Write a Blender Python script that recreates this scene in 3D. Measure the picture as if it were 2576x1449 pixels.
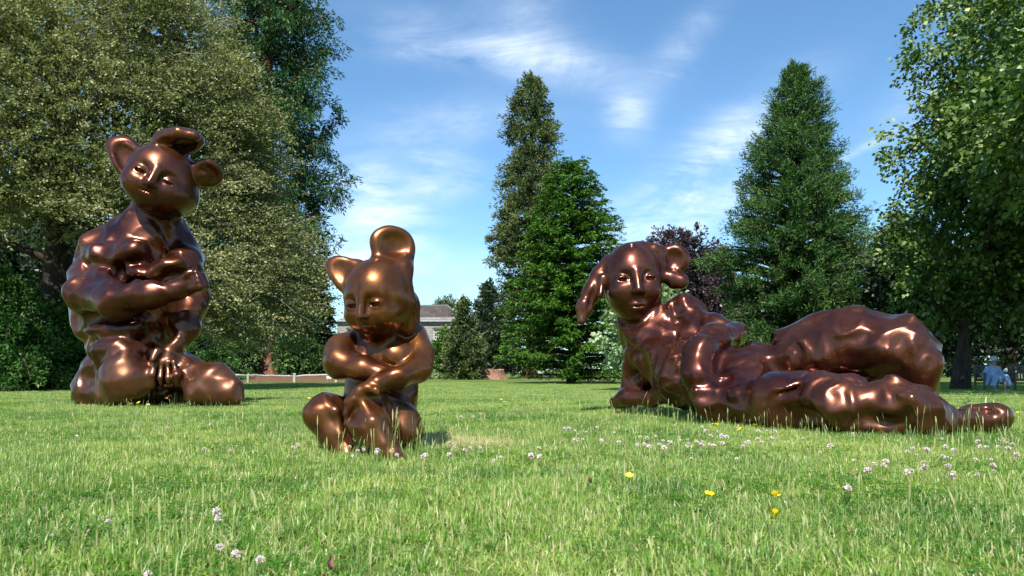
import bpy, bmesh, math, random
import numpy as np
import openvdb
from mathutils import Vector, Matrix, Euler

random.seed(7)
RNG = np.random.default_rng(7)
for _o in list(bpy.data.objects):
    bpy.data.objects.remove(_o)
SC = bpy.context.scene
COL = SC.collection
RAD = math.radians

# ------------------------------------------------------------------ camera
CAM_H = 0.42
FPX = 1717.0            # focal length in units of a 2576 px wide picture (24 mm on 36 mm)
HZ = 937.0              # height of the horizon in that picture
cam_data = bpy.data.cameras.new('camera')
cam_data.sensor_width = 36.0
cam_data.lens = 24.0
cam_data.shift_y = (HZ - 724.5) / 2576.0
cam_data.clip_start = 0.05
cam_data.clip_end = 2000.0
cam_data.dof.use_dof = True
cam_data.dof.focus_distance = 5.5
cam_data.dof.aperture_fstop = 8.0
cam = bpy.data.objects.new('camera', cam_data)
cam.location = (0, 0, CAM_H)
cam.rotation_euler = (RAD(90), 0, 0)
COL.objects.link(cam)
SC.camera = cam

# ------------------------------------------------------------------ sky and sun
SUN_EL = RAD(50)
SUN_AZ = RAD(188)       # clockwise from +Y seen from above: the sun stands behind the camera, a touch to its left
SKY_STRENGTH = 0.108
SUN_STRENGTH = 5.0
sun_dir = Vector((math.sin(SUN_AZ) * math.cos(SUN_EL), math.cos(SUN_AZ) * math.cos(SUN_EL), math.sin(SUN_EL)))
world = bpy.data.worlds.new('World')
SC.world = world
world.use_nodes = True
NT = world.node_tree
NT.nodes.clear()


def wn(kind, **kw):
    n = NT.nodes.new(kind)
    for k, v in kw.items():
        setattr(n, k, v)
    return n


def wmath(op, a, b=None, c=None, clamp=False):
    n = wn('ShaderNodeMath', operation=op, use_clamp=clamp)
    for i, x in enumerate((a, b, c)):
        if x is None:
            continue
        if isinstance(x, (int, float)):
            n.inputs[i].default_value = x
        else:
            NT.links.new(x, n.inputs[i])
    return n.outputs[0]


sky = wn('ShaderNodeTexSky', sky_type='NISHITA', sun_disc=False, sun_elevation=SUN_EL,
         sun_rotation=SUN_AZ, altitude=50.0, air_density=1.0, dust_density=0.35, ozone_density=1.2)
tc = wn('ShaderNodeTexCoord')
sep = wn('ShaderNodeSeparateXYZ')
NT.links.new(tc.outputs['Generated'], sep.inputs[0])
dx, dy, dz = sep.outputs
# cirrus lies on a flat layer high above: intersect the view direction with it
zc = wmath('ADD', wmath('MAXIMUM', dz, 0.0), 0.16)
px = wmath('DIVIDE', dx, zc)
py = wmath('DIVIDE', dy, zc)
comb = wn('ShaderNodeCombineXYZ')
NT.links.new(px, comb.inputs[0])
NT.links.new(py, comb.inputs[1])


def wnoise(vec, rot, scale, loc, nscale, detail, rough, dist):
    m = wn('ShaderNodeMapping')
    m.inputs['Rotation'].default_value = (0, 0, rot)
    m.inputs['Scale'].default_value = scale
    m.inputs['Location'].default_value = loc
    NT.links.new(vec, m.inputs['Vector'])
    t = wn('ShaderNodeTexNoise')
    t.inputs['Scale'].default_value = nscale
    t.inputs['Detail'].default_value = detail
    t.inputs['Roughness'].default_value = rough
    t.inputs['Distortion'].default_value = dist
    NT.links.new(m.outputs[0], t.inputs['Vector'])
    return t.outputs['Fac']


streak = wnoise(comb.outputs[0], RAD(-38), (0.9, 3.6, 1), (1.3, 0.4, 0), 2.2, 9.0, 0.62, 0.9)
puff = wnoise(comb.outputs[0], RAD(12), (1.0, 1.5, 1), (3.1, 2.2, 0), 3.2, 8.0, 0.6, 0.3)


def blob(u, v, rx, ry, rot, amp):
    """A bank of cirrus round a compass direction (its azimuth tangent u and elevation tangent v)."""
    yy = wmath('MAXIMUM', dy, 0.05)
    a = wmath('SUBTRACT', wmath('DIVIDE', dx, yy), (u - 1288) / FPX)
    b = wmath('SUBTRACT', wmath('DIVIDE', dz, yy), (HZ - v) / FPX)
    c, s = math.cos(rot), math.sin(rot)
    e = wmath('DIVIDE', wmath('ADD', wmath('MULTIPLY', a, c), wmath('MULTIPLY', b, s)), rx / FPX)
    f = wmath('DIVIDE', wmath('SUBTRACT', wmath('MULTIPLY', b, c), wmath('MULTIPLY', a, s)), ry / FPX)
    r2 = wmath('ADD', wmath('MULTIPLY', e, e), wmath('MULTIPLY', f, f))
    return wmath('MULTIPLY', wmath('EXPONENT', wmath('MULTIPLY', r2, -1.0)), amp)


tvec = wn('ShaderNodeCombineXYZ')
_yy = wmath('MAXIMUM', dy, 0.05)
NT.links.new(wmath('DIVIDE', dx, _yy), tvec.inputs[0])
NT.links.new(wmath('DIVIDE', dz, _yy), tvec.inputs[1])


def feather(rot, loc, long=1.1, across=5.5):
    """Combed-out ice cloud: fine threads along one heading."""
    a = wnoise(tvec.outputs[0], -rot, (long, across, 1), loc, 3.0, 10.0, 0.66, 0.7)
    b = wnoise(tvec.outputs[0], -rot, (long * 1.2, across * 0.45, 1), (loc[1], loc[0], 0), 3.4, 6.0, 0.6, 0.5)
    return wmath('MULTIPLY', wmath('MULTIPLY', wmath('SUBTRACT', a, 0.30), 2.2, clamp=True), wmath('MULTIPLY', wmath('SUBTRACT', b, 0.28), 2.6, clamp=True))


def total(parts):
    t = parts[0]
    for q in parts[1:]:
        t = wmath('ADD', t, q)
    return t


f38 = feather(RAD(38), (0.7, 0.2, 0))
f_low = feather(RAD(8), (2.1, 1.2, 0), 1.0, 3.2)
f_top = feather(RAD(-14), (4.4, 0.9, 0), 1.0, 3.6)
pf = wmath('MULTIPLY', wmath('SUBTRACT', puff, 0.34), 2.4, clamp=True)
st = wmath('MULTIPLY', wmath('SUBTRACT', streak, 0.36), 2.6, clamp=True)
b38 = total([blob(1720, 450, 290, 62, RAD(38), 1.15), blob(1660, 540, 190, 50, RAD(16), 0.9), blob(1800, 530, 120, 40, RAD(30), 0.7),
             blob(1580, 290, 50, 70, RAD(20), 0.6), blob(1720, 110, 180, 40, RAD(52), 0.45), blob(2130, 395, 120, 10, RAD(28), 0.8), blob(2300, 260, 170, 60, RAD(40), 0.25)])
b_top = total([blob(1200, 110, 270, 60, RAD(-12), 0.95), blob(1330, 60, 200, 80, RAD(-50), 0.6), blob(1420, 160, 160, 40, RAD(-8), 0.85), blob(1060, 130, 90, 26, 0.0, 0.6)])
b_low = total([blob(1140, 475, 150, 38, RAD(-4), 0.95), blob(1160, 300, 200, 50, RAD(4), 0.6), blob(1090, 390, 120, 40, RAD(-20), 0.6), blob(1500, 720, 500, 110, 0.0, 0.4),
               blob(1040, 640, 260, 80, 0.0, 0.5)])
b_puff = total([blob(915, 440, 70, 60, RAD(-30), 0.9), blob(970, 540, 120, 90, RAD(-40), 1.05), blob(900, 640, 130, 90, 0.0, 0.5)])
thin = wmath('MULTIPLY', wmath('SUBTRACT', wmath('MULTIPLY', st, pf), 0.40, clamp=True), 0.42)
cov = wmath('ADD', total([wmath('MULTIPLY', f38, wmath('MULTIPLY', b38, 1.8)), wmath('MULTIPLY', f_top, wmath('MULTIPLY', b_top, 1.3)), wmath('MULTIPLY', f_low, wmath('MULTIPLY', b_low, 1.7)),
                          wmath('MULTIPLY', pf, wmath('MULTIPLY', b_puff, 0.9))]), thin, clamp=True)
mixc = wn('ShaderNodeMix', data_type='RGBA')
NT.links.new(wmath('MULTIPLY', cov, 0.85), mixc.inputs['Factor'])
tintn = wn('ShaderNodeMix', data_type='RGBA', blend_type='MULTIPLY')
tintn.inputs['Factor'].default_value = 1.0
NT.links.new(sky.outputs[0], tintn.inputs['A'])
tintn.inputs['B'].default_value = (0.74, 1.02, 1.15, 1)
NT.links.new(tintn.outputs['Result'], mixc.inputs['A'])
mixc.inputs['B'].default_value = (7.0, 7.7, 8.6, 1)
bg = wn('ShaderNodeBackground')
bg.inputs['Strength'].default_value = SKY_STRENGTH
NT.links.new(mixc.outputs['Result'], bg.inputs['Color'])
wo = wn('ShaderNodeOutputWorld')
NT.links.new(bg.outputs[0], wo.inputs['Surface'])

sun_data = bpy.data.lights.new('sun', 'SUN')
sun_data.energy = SUN_STRENGTH
sun_data.angle = RAD(0.5)
sun_data.color = (1.0, 0.955, 0.88)
sun = bpy.data.objects.new('sun', sun_data)
sun.rotation_euler = sun_dir.to_track_quat('Z', 'Y').to_euler()
sun.location = sun_dir * 60
COL.objects.link(sun)

SC.view_settings.view_transform = 'Standard'
SC.view_settings.look = 'None'
SC.view_settings.exposure = 0.75
SC.view_settings.gamma = 1.0
SC.view_settings.use_curve_mapping = False
SC.render.engine = 'CYCLES'
SC.cycles.max_bounces = 6
SC.cycles.diffuse_bounces = 3
SC.cycles.glossy_bounces = 3
SC.cycles.transmission_bounces = 4
SC.cycles.transparent_max_bounces = 4
SC.cycles.caustics_reflective = False
SC.cycles.caustics_refractive = False
SC.cycles.use_denoising = True

# ------------------------------------------------------------------ helpers


def at(u, v, d):
    """World point that appears at (u, v) of the 2576 x 1449 picture when it stands d metres ahead."""
    return np.array([(u - 1288.0) * d / FPX, d, CAM_H - (v - HZ) * d / FPX])


def ground_z(x, y):
    """The lawn is level round the figures and falls away gently behind them."""
    t = np.clip((np.asarray(y, float) - 9.0) / 11.0, 0, 1)
    return -0.23 * t * t * (3 - 2 * t)


def foot(u, d):
    """Ground point at picture column u, d metres ahead."""
    x = (u - 1288.0) * d / FPX
    return np.array([x, d, float(ground_z(x, d))])


def link(o, parent=None):
    COL.objects.link(o)
    if parent is not None:
        o.parent = parent
    return o


def tag(o, label=None, cat=None, group=None, kind=None):
    for k, v in (('label', label), ('category', cat), ('group', group), ('kind', kind)):
        if v:
            o[k] = v
    return o


def thing(name, label, cat, loc=(0, 0, 0), group=None):
    o = bpy.data.objects.new(name, None)
    o.empty_display_size = 0.2
    o.location = loc
    link(o)
    return tag(o, label, cat, group)


def mesh_np(name, verts, faces, mat=None, smooth=False, tint=None):
    """Mesh from numpy arrays; faces is (n, 3) or (n, 4)."""
    me = bpy.data.meshes.new(name)
    verts = np.ascontiguousarray(verts, dtype=np.float32)
    faces = np.ascontiguousarray(faces, dtype=np.int32)
    n, k = faces.shape
    me.vertices.add(len(verts))
    me.vertices.foreach_set('co', verts.ravel())
    me.loops.add(n * k)
    me.loops.foreach_set('vertex_index', faces.ravel())
    me.polygons.add(n)
    me.polygons.foreach_set('loop_start', np.arange(0, n * k, k, dtype=np.int32))
    if smooth:
        me.polygons.foreach_set('use_smooth', np.ones(n, dtype=bool))
    if tint is not None:
        a = me.attributes.new('tint', 'FLOAT', 'POINT')
        a.data.foreach_set('value', np.ascontiguousarray(tint, dtype=np.float32))
    me.update(calc_edges=True)
    if mat:
        me.materials.append(mat)
    return me


def obj(name, me, parent=None, loc=None):
    o = bpy.data.objects.new(name, me)
    if loc is not None:
        o.location = loc
    return link(o, parent)


class MB:
    """Collects boxes, tubes and lathes into one mesh."""

    def __init__(self):
        self.bm = bmesh.new()

    def box(self, c, s, rot=None, bevel=0.0):
        m = Matrix.Translation(c) @ (rot.to_4x4() if rot else Matrix()) @ Matrix.Diagonal((s[0], s[1], s[2], 1))
        r = bmesh.ops.create_cube(self.bm, size=1.0, matrix=m)
        if bevel:
            es = list({e for v in r['verts'] for e in v.link_edges})
            bmesh.ops.bevel(self.bm, geom=es, offset=bevel, segments=1, affect='EDGES')
        return self

    def tube(self, pts, radii, n=8, cap=True, squash=None):
        pts = [Vector(p) for p in pts]
        rings = []
        for i, p in enumerate(pts):
            t = (pts[min(i + 1, len(pts) - 1)] - pts[max(i - 1, 0)]).normalized()
            a = t.cross(Vector((0, 1, 0)) if abs(t.y) < 0.9 else Vector((1, 0, 0))).normalized()
            b = t.cross(a)
            r = radii[i] if hasattr(radii, '__len__') else radii
            rings.append([self.bm.verts.new(p + a * r * math.cos(2 * math.pi * j / n) + b * r * math.sin(2 * math.pi * j / n))
                          for j in range(n)])
        for A, B in zip(rings, rings[1:]):
            for j in range(n):
                self.bm.faces.new((A[j], A[(j + 1) % n], B[(j + 1) % n], B[j]))
        if cap:
            self.bm.faces.new(list(reversed(rings[0])))
            self.bm.faces.new(rings[-1])
        return self

    def lathe(self, prof, c, n=16, sq=(1, 1)):
        rings = []
        for r, z in prof:
            rings.append([self.bm.verts.new((c[0] + r * sq[0] * math.cos(2 * math.pi * j / n),
                                             c[1] + r * sq[1] * math.sin(2 * math.pi * j / n), c[2] + z)) for j in range(n)])
        for A, B in zip(rings, rings[1:]):
            for j in range(n):
                self.bm.faces.new((A[j], A[(j + 1) % n], B[(j + 1) % n], B[j]))
        self.bm.faces.new(list(reversed(rings[0])))
        self.bm.faces.new(rings[-1])
        return self

    def quad(self, a, b, c, d):
        self.bm.faces.new([self.bm.verts.new(p) for p in (a, b, c, d)])
        return self

    def mesh(self, name, mat=None, smooth=False):
        me = bpy.data.meshes.new(name)
        bmesh.ops.recalc_face_normals(self.bm, faces=self.bm.faces)
        self.bm.to_mesh(me)
        self.bm.free()
        if smooth:
            me.polygons.foreach_set('use_smooth', np.ones(len(me.polygons), dtype=bool))
        if mat:
            me.materials.append(mat)
        return me

    def build(self, name, mat=None, parent=None, smooth=False):
        return obj(name, self.mesh(name, mat, smooth), parent)


# ------------------------------------------------------------------ materials


class Mat:
    def __init__(self, name):
        self.m = bpy.data.materials.new(name)
        self.m.use_nodes = True
        self.t = self.m.node_tree
        self.t.nodes.clear()
        self.out = self.n('ShaderNodeOutputMaterial')

    def n(self, kind, ins=None, **kw):
        x = self.t.nodes.new(kind)
        for k, v in kw.items():
            setattr(x, k, v)
        for k, v in (ins or {}).items():
            self.set(x, k, v)
        return x

    def set(self, node, key, v):
        s = node.inputs[key]
        if hasattr(v, 'bl_idname') or hasattr(v, 'is_output'):
            self.t.links.new(v, s)
        else:
            s.default_value = v

    def noise(self, scale, detail=4, rough=0.55, dist=0.0, vec=None, color=False):
        x = self.n('ShaderNodeTexNoise', {'Scale': scale, 'Detail': detail, 'Roughness': rough, 'Distortion': dist})
        if vec is not None:
            self.t.links.new(vec, x.inputs['Vector'])
        return x.outputs['Color' if color else 'Fac']

    def ramp(self, fac, stops, interp='LINEAR'):
        x = self.n('ShaderNodeValToRGB')
        cr = x.color_ramp
        cr.interpolation = interp
        while len(cr.elements) < len(stops):
            cr.elements.new(0.5)
        for e, (p, c) in zip(cr.elements, stops):
            e.position = p
            e.color = (*c, 1) if hasattr(c, '__len__') else (c, c, c, 1)
        self.t.links.new(fac, x.inputs[0])
        return x.outputs[0]

    def math(self, op, a, b=0.0, clamp=False):
        x = self.n('ShaderNodeMath', operation=op, use_clamp=clamp)
        self.set(x, 0, a)
        self.set(x, 1, b)
        return x.outputs[0]

    def mix(self, f, a, b, blend='MIX'):
        x = self.n('ShaderNodeMix', data_type='RGBA', blend_type=blend)
        self.set(x, 'Factor', f)
        for k, v in (('A', a), ('B', b)):
            self.set(x, k, v if not isinstance(v, tuple) else ((*v, 1) if len(v) == 3 else v))
        return x.outputs['Result']

    def bump(self, h, strength=0.3, dist=0.02):
        return self.n('ShaderNodeBump', {'Height': h, 'Strength': strength, 'Distance': dist}).outputs[0]

    def pos(self):
        return self.n('ShaderNodeNewGeometry').outputs['Position']

    def objco(self):
        return self.n('ShaderNodeTexCoord').outputs['Object']

    def principled(self, **ins):
        keys = {'color': 'Base Color', 'rough': 'Roughness', 'metal': 'Metallic', 'normal': 'Normal',
                'coat': 'Coat Weight', 'coat_rough': 'Coat Roughness', 'spec': 'Specular IOR Level', 'sss': 'Subsurface Weight'}
        b = self.n('ShaderNodeBsdfPrincipled')
        for k, v in ins.items():
            if k == 'color' and isinstance(v, tuple) and len(v) == 3:
                v = (*v, 1)
            self.set(b, keys[k], v)
        self.t.links.new(b.outputs[0], self.out.inputs[0])
        return self.m


def leaf_mat(name, dark, mid, light, trans=0.35, gloss=0.06, rough=0.45, scale=0.5, clump=1.0):
    """Leaves: each has its own tint; broad patches of the crown differ a little in hue."""
    M = Mat(name)
    t = M.n('ShaderNodeAttribute', attribute_name='tint').outputs['Fac']
    big = M.noise(scale, 3, 0.6, 0.0, M.objco())
    f = M.math('ADD', M.math('MULTIPLY', t, 0.75), M.math('MULTIPLY', M.math('SUBTRACT', big, 0.5), 0.8 * clump), clamp=True)
    c = M.ramp(f, [(0.05, dark), (0.45, mid), (0.95, light)])
    d = M.n('ShaderNodeBsdfDiffuse', {'Color': c})
    tr = M.n('ShaderNodeBsdfTranslucent', {'Color': M.mix(1.0, c, (1.1, 1.15, 0.55), 'MULTIPLY')})
    g = M.n('ShaderNodeBsdfGlossy', {'Color': (1, 1, 1, 1), 'Roughness': rough})
    m1 = M.n('ShaderNodeMixShader', {0: trans, 1: d.outputs[0], 2: tr.outputs[0]})
    m2 = M.n('ShaderNodeMixShader', {0: gloss, 1: m1.outputs[0], 2: g.outputs[0]})
    M.t.links.new(m2.outputs[0], M.out.inputs[0])
    return M.m
# ------------------------------------------------------------------ the three bronze figures
# Each figure is one continuous skin round a skeleton of limbs, found as the zero level of a blended distance field.


def rot_of(yaw=0, pitch=0, roll=0):
    """Local to world; local x right, y away from the camera, z up.  yaw > 0 turns a face to the right, pitch > 0 bows it, roll > 0 leans it right."""
    m = Matrix.Rotation(RAD(roll), 3, 'Y') @ Matrix.Rotation(RAD(pitch), 3, 'X') @ Matrix.Rotation(RAD(yaw), 3, 'Z')
    return np.array(m)


def f_ell(c, r, R=None):
    c, r = np.asarray(c, float), np.asarray(r, float)
    R = np.eye(3) if R is None else R

    def f(P):
        q = (P - c) @ R
        k0 = np.sqrt(((q / r) ** 2).sum(-1)) + 1e-9
        k1 = np.sqrt(((q / (r * r)) ** 2).sum(-1)) + 1e-9
        return k0 * (k0 - 1.0) / k1
    return f, c, float(max(r))


def f_cone(a, b, ra, rb):
    a, b = np.asarray(a, float), np.asarray(b, float)
    ab = b - a
    L2 = float(ab @ ab) + 1e-12

    def f(P):
        t = np.clip(((P - a) @ ab) / L2, 0, 1)
        q = P - a - t[..., None] * ab
        return np.sqrt((q * q).sum(-1)) - (ra + (rb - ra) * t)
    return f, (a + b) / 2, math.sqrt(L2) / 2 + max(ra, rb)


def f_ear(c, r, R, hollow=0.62, rim=0.5, taper=0.0, fold=0.0, wob=(0.0, 0.0, 0.0, 0.0)):
    """A dished ear: a flat pad, scooped out on its front (local -y), tapering towards its root (local -z), curling over when fold > 0."""
    c, r = np.asarray(c, float), np.asarray(r, float)

    def f(P):
        q = ((P - c) @ R) / r
        z = q[..., 2]
        x = q[..., 0] / (1.0 + taper * z)
        y = q[..., 1] + fold * (np.maximum(z, -0.4) + 0.4) ** 2 - 0.35 * x * x * fold
        th = np.arctan2(z, x)
        out = 1 + wob[0] * np.cos(2 * (th - wob[1])) + wob[2] * np.cos(3 * (th - wob[3]))
        x, z = x / out, z / out
        rr = np.sqrt(x * x + z * z + y * y)
        outer = rr - 1.0
        inner = np.sqrt((x / hollow) ** 2 + ((z - 0.08) / hollow) ** 2 + ((y + rim + 0.55) / 1.0) ** 2) - 1.0
        s = float(min(r[0], r[2]))
        k = 0.18
        a, b = outer * min(1.0, r[1] / s * 1.6), -inner * min(1.0, r[1] / s * 1.6)
        h = np.maximum(k - np.abs(a - b), 0) / k
        return (np.maximum(a, b) + h * h * k * 0.25) * s
    return f, c, float(max(r)) * (1.35 + fold)


FIG = 0.646             # the figures' measurements below are in a unit of 0.646 m


def fat(u, v, d):
    return np.array([(u - 1288.0) * d / FPX, d, 0.65 - (v - HZ) * d / FPX])


class Figure:
    def __init__(self, vox):
        self.vox, self.prims = vox, []

    def add(self, prim, part, k, op='+'):
        self.prims.append((prim, part, k, op))

    def limb(self, part, pts, k, op='+'):
        """pts: (u, v, depth, radius) along the limb, all in picture units but the depth."""
        for p, q in zip(pts, pts[1:]):
            self.add(f_cone(fat(*p[:3]), fat(*q[:3]), p[3] * p[2] / FPX, q[3] * q[2] / FPX), part, k, op)

    def ball(self, part, u, v, d, r, k, R=None, op='+'):
        """r: one radius or (across, deep, up) in picture units."""
        r = (r, r, r) if not hasattr(r, '__len__') else r
        self.add(f_ell(fat(u, v, d), np.array(r) * d / FPX, R), part, k, op)

    def ear(self, u, v, d, r, R, k, part='ear', **kw):
        self.add(f_ear(fat(u, v, d), np.array(r) * d / FPX, R, **kw), part, k)

    def solve(self, clay=None):
        lo = np.min([c - r for (f, c, r), p, k, op in self.prims if op == '+'], axis=0) - 4 * self.vox
        hi = np.max([c + r for (f, c, r), p, k, op in self.prims if op == '+'], axis=0) + 4 * self.vox
        lo[2] = max(lo[2], -0.12)
        n = np.ceil((hi - lo) / self.vox).astype(int) + 1
        D = np.full(n, 1.0, np.float32)
        best = np.full(n, 9.0, np.float32)
        lab = np.zeros(n, np.int16)
        ax = [lo[i] + np.arange(n[i]) * self.vox for i in range(3)]
        parts = []
        for (f, c, r), part, k, op in self.prims:
            if part not in parts:
                parts.append(part)
            pi = parts.index(part)
            pad = k + 6 * self.vox + (0.12 if clay else 0)
            i0 = np.maximum(np.floor((c - r - pad - lo) / self.vox).astype(int), 0)
            i1 = np.minimum(np.ceil((c + r + pad - lo) / self.vox).astype(int) + 1, n)
            if (i1 <= i0).any():
                continue
            sl = tuple(slice(a, b) for a, b in zip(i0, i1))
            P = np.stack(np.meshgrid(*[ax[i][sl[i]] for i in range(3)], indexing='ij'), -1)
            b = f(P).astype(np.float32)
            a = D[sl]
            if op == '+':
                h = np.maximum(k - np.abs(a - b), 0) / k
                D[sl] = np.minimum(a, b) - h * h * k * 0.25
                w = b < best[sl]
                lab[sl][w] = pi
                best[sl] = np.minimum(best[sl], b)
            else:
                h = np.maximum(k - np.abs(a + b), 0) / k
                D[sl] = np.maximum(a, -b) + h * h * k * 0.25
                if op == 'e':          # an opening that shows something of its own inside
                    lab[sl][b < self.vox] = pi
        if clay:
            D -= self.clay(D, lab, parts, ax, *clay)
        D[:, :, 0] = np.maximum(D[:, :, 0], self.vox)
        g = openvdb.FloatGrid(1.0)
        g.copyFromArray(D)
        v, q = g.convertToQuads(0.0)
        v, q = np.asarray(v, float), np.asarray(q)
        if np.einsum('ij,ij->', v[q[:, 0]], np.cross(v[q[:, 1]], v[q[:, 2]])) < 0:
            q = q[:, ::-1]
        vi = np.clip(np.round(v).astype(int), 0, n - 1)
        vlab = lab[vi[:, 0], vi[:, 1], vi[:, 2]]
        self.v = v * self.vox + lo
        self.q, self.vlab, self.parts = np.asarray(q), vlab, parts
        e = np.concatenate([self.q[:, [0, 1]], self.q[:, [1, 2]], self.q[:, [2, 3]], self.q[:, [3, 0]]])
        self.e = e

    def relax(self, x, n, f=0.5):
        deg = np.bincount(self.e[:, 0], minlength=len(self.v)) + np.bincount(self.e[:, 1], minlength=len(self.v))
        x = x.astype(float).copy()
        one = x.ndim == 1
        if one:
            x = x[:, None]
        for _ in range(n):
            s = np.zeros_like(x)
            for j in range(x.shape[1]):
                s[:, j] = (np.bincount(self.e[:, 0], x[self.e[:, 1], j], len(x)) + np.bincount(self.e[:, 1], x[self.e[:, 0], j], len(x)))
            x = x * (1 - f) + f * s / np.maximum(deg, 1)[:, None]
        return x[:, 0] if one else x

    def normals(self):
        v, q = self.v, self.q
        fn = np.cross(v[q[:, 2]] - v[q[:, 0]], v[q[:, 3]] - v[q[:, 1]])
        N = np.zeros_like(v)
        for c in range(4):
            for j in range(3):
                N[:, j] += np.bincount(q[:, c], fn[:, j], len(v))
        return N / (np.linalg.norm(N, axis=1, keepdims=True) + 1e-12)

    def clay(self, D, lab, parts, ax, amounts, dents, waves, seed):
        """Thumbed clay: dents with ridges between them (dents: (cell, depth)) and slow swells (waves: (length, height)),
        each times the part's share in `amounts`; worked out at every second sample near the skin."""
        w = np.array([amounts.get(p, 1.0) for p in parts], np.float32)[lab[::2, ::2, ::2]]
        for a in range(3):
            for _ in range(2):
                c = np.cumsum(np.concatenate([np.repeat(w.take([0], a), 4, a), w, np.repeat(w.take([-1], a), 3, a)], a), a)
                m = c.shape[a]
                w = (c.take(range(7, m), a) - c.take(range(0, m - 7), a)) / 7.0
        near = np.argwhere(np.abs(D[::2, ::2, ::2]) < 0.2)
        P = np.stack([ax[i][::2][near[:, i]] for i in range(3)], -1)
        out = np.zeros(len(P))
        for cell, depth in dents:
            warp = vnoise(P / cell * 0.8, seed + 5)[:, None] * 0.75 + vnoise(P / cell * 1.7, seed + 6)[:, None] * 0.22
            d1 = worley(P / cell + warp, seed)
            out += depth * (np.minimum(d1, 0.95) ** 2 - 0.30)
            seed += 11
        for length, height in waves:
            out += height * vnoise(P / length, seed)
            seed += 11
        E = np.zeros(w.shape, np.float32)
        idx = tuple(near.T)
        E[idx] = out * w[idx]
        for a in range(3):
            n = D.shape[a]
            i = np.arange(n)
            i0 = np.minimum(i // 2, E.shape[a] - 1)
            i1 = np.minimum((i + 1) // 2, E.shape[a] - 1)
            E = 0.5 * (E.take(i0, a) + E.take(i1, a))
        return E

    def emit(self, root, mats, order, base):
        """Splits the skin into its parts; shading runs smoothly across their joints."""
        N = self.normals()
        fl = self.vlab[self.q]
        flab = np.sort(fl, axis=1)[:, 1]
        made = {}
        for pi, part in enumerate(self.parts):
            sel = np.where(flab == pi)[0]
            if not len(sel):
                continue
            for group in self.pieces(sel, part):
                used, inv = np.unique(self.q[group], return_inverse=True)
                nm = part.split('#')[0]
                me = mesh_np(nm, (self.v[used] - np.array(base)) * FIG, inv.reshape(-1, 4), mats.get(nm, mats['*']), True)
                me.normals_split_custom_set_from_vertices(N[used].tolist())
                par = order.get(part, root)
                if isinstance(par, str):
                    par = made.get(par, root)
                o = obj(nm, me, par)
                made.setdefault(part, o)
        return made

    def pieces(self, sel, part):
        return [sel]


def hash3(i, seed):
    i = i.astype(np.int64)
    h = (i[..., 0] * 73856093) ^ (i[..., 1] * 19349663) ^ (i[..., 2] * 83492791) ^ (seed * 2654435761)
    h = (h ^ (h >> 13)) * 1274126177 & 0x7fffffff
    h = (h ^ (h >> 11)) * 668265263 & 0x7fffffff
    return (h ^ (h >> 15)) & 0xffffff


def vnoise(p, seed):
    """Smooth value noise, -1..1."""
    i = np.floor(p).astype(np.int64)
    f = p - i
    f = f * f * f * (f * (f * 6 - 15) + 10)
    out = np.zeros(len(p))
    for a in (0, 1):
        for b in (0, 1):
            for c in (0, 1):
                h = hash3(i + np.array([a, b, c]), seed) / float(0xffffff) * 2 - 1
                wx = f[:, 0] if a else 1 - f[:, 0]
                wy = f[:, 1] if b else 1 - f[:, 1]
                wz = f[:, 2] if c else 1 - f[:, 2]
                out += h * wx * wy * wz
    return out


def worley(p, seed, soft=17.0):
    """Distance to the nearest of scattered points, with the ridges between the cells rounded over."""
    i = np.floor(p).astype(np.int64)
    acc = np.zeros(len(p))
    for a in (-1, 0, 1):
        for b in (-1, 0, 1):
            for c in (-1, 0, 1):
                j = i + np.array([a, b, c])
                o = np.stack([hash3(j, seed + s) / float(0xffffff) for s in (1, 2, 3)], -1)
                acc += np.exp(-soft * np.sqrt(((j + o - p) ** 2).sum(-1)))
    return -np.log(acc + 1e-30) / soft + 0.04


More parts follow.
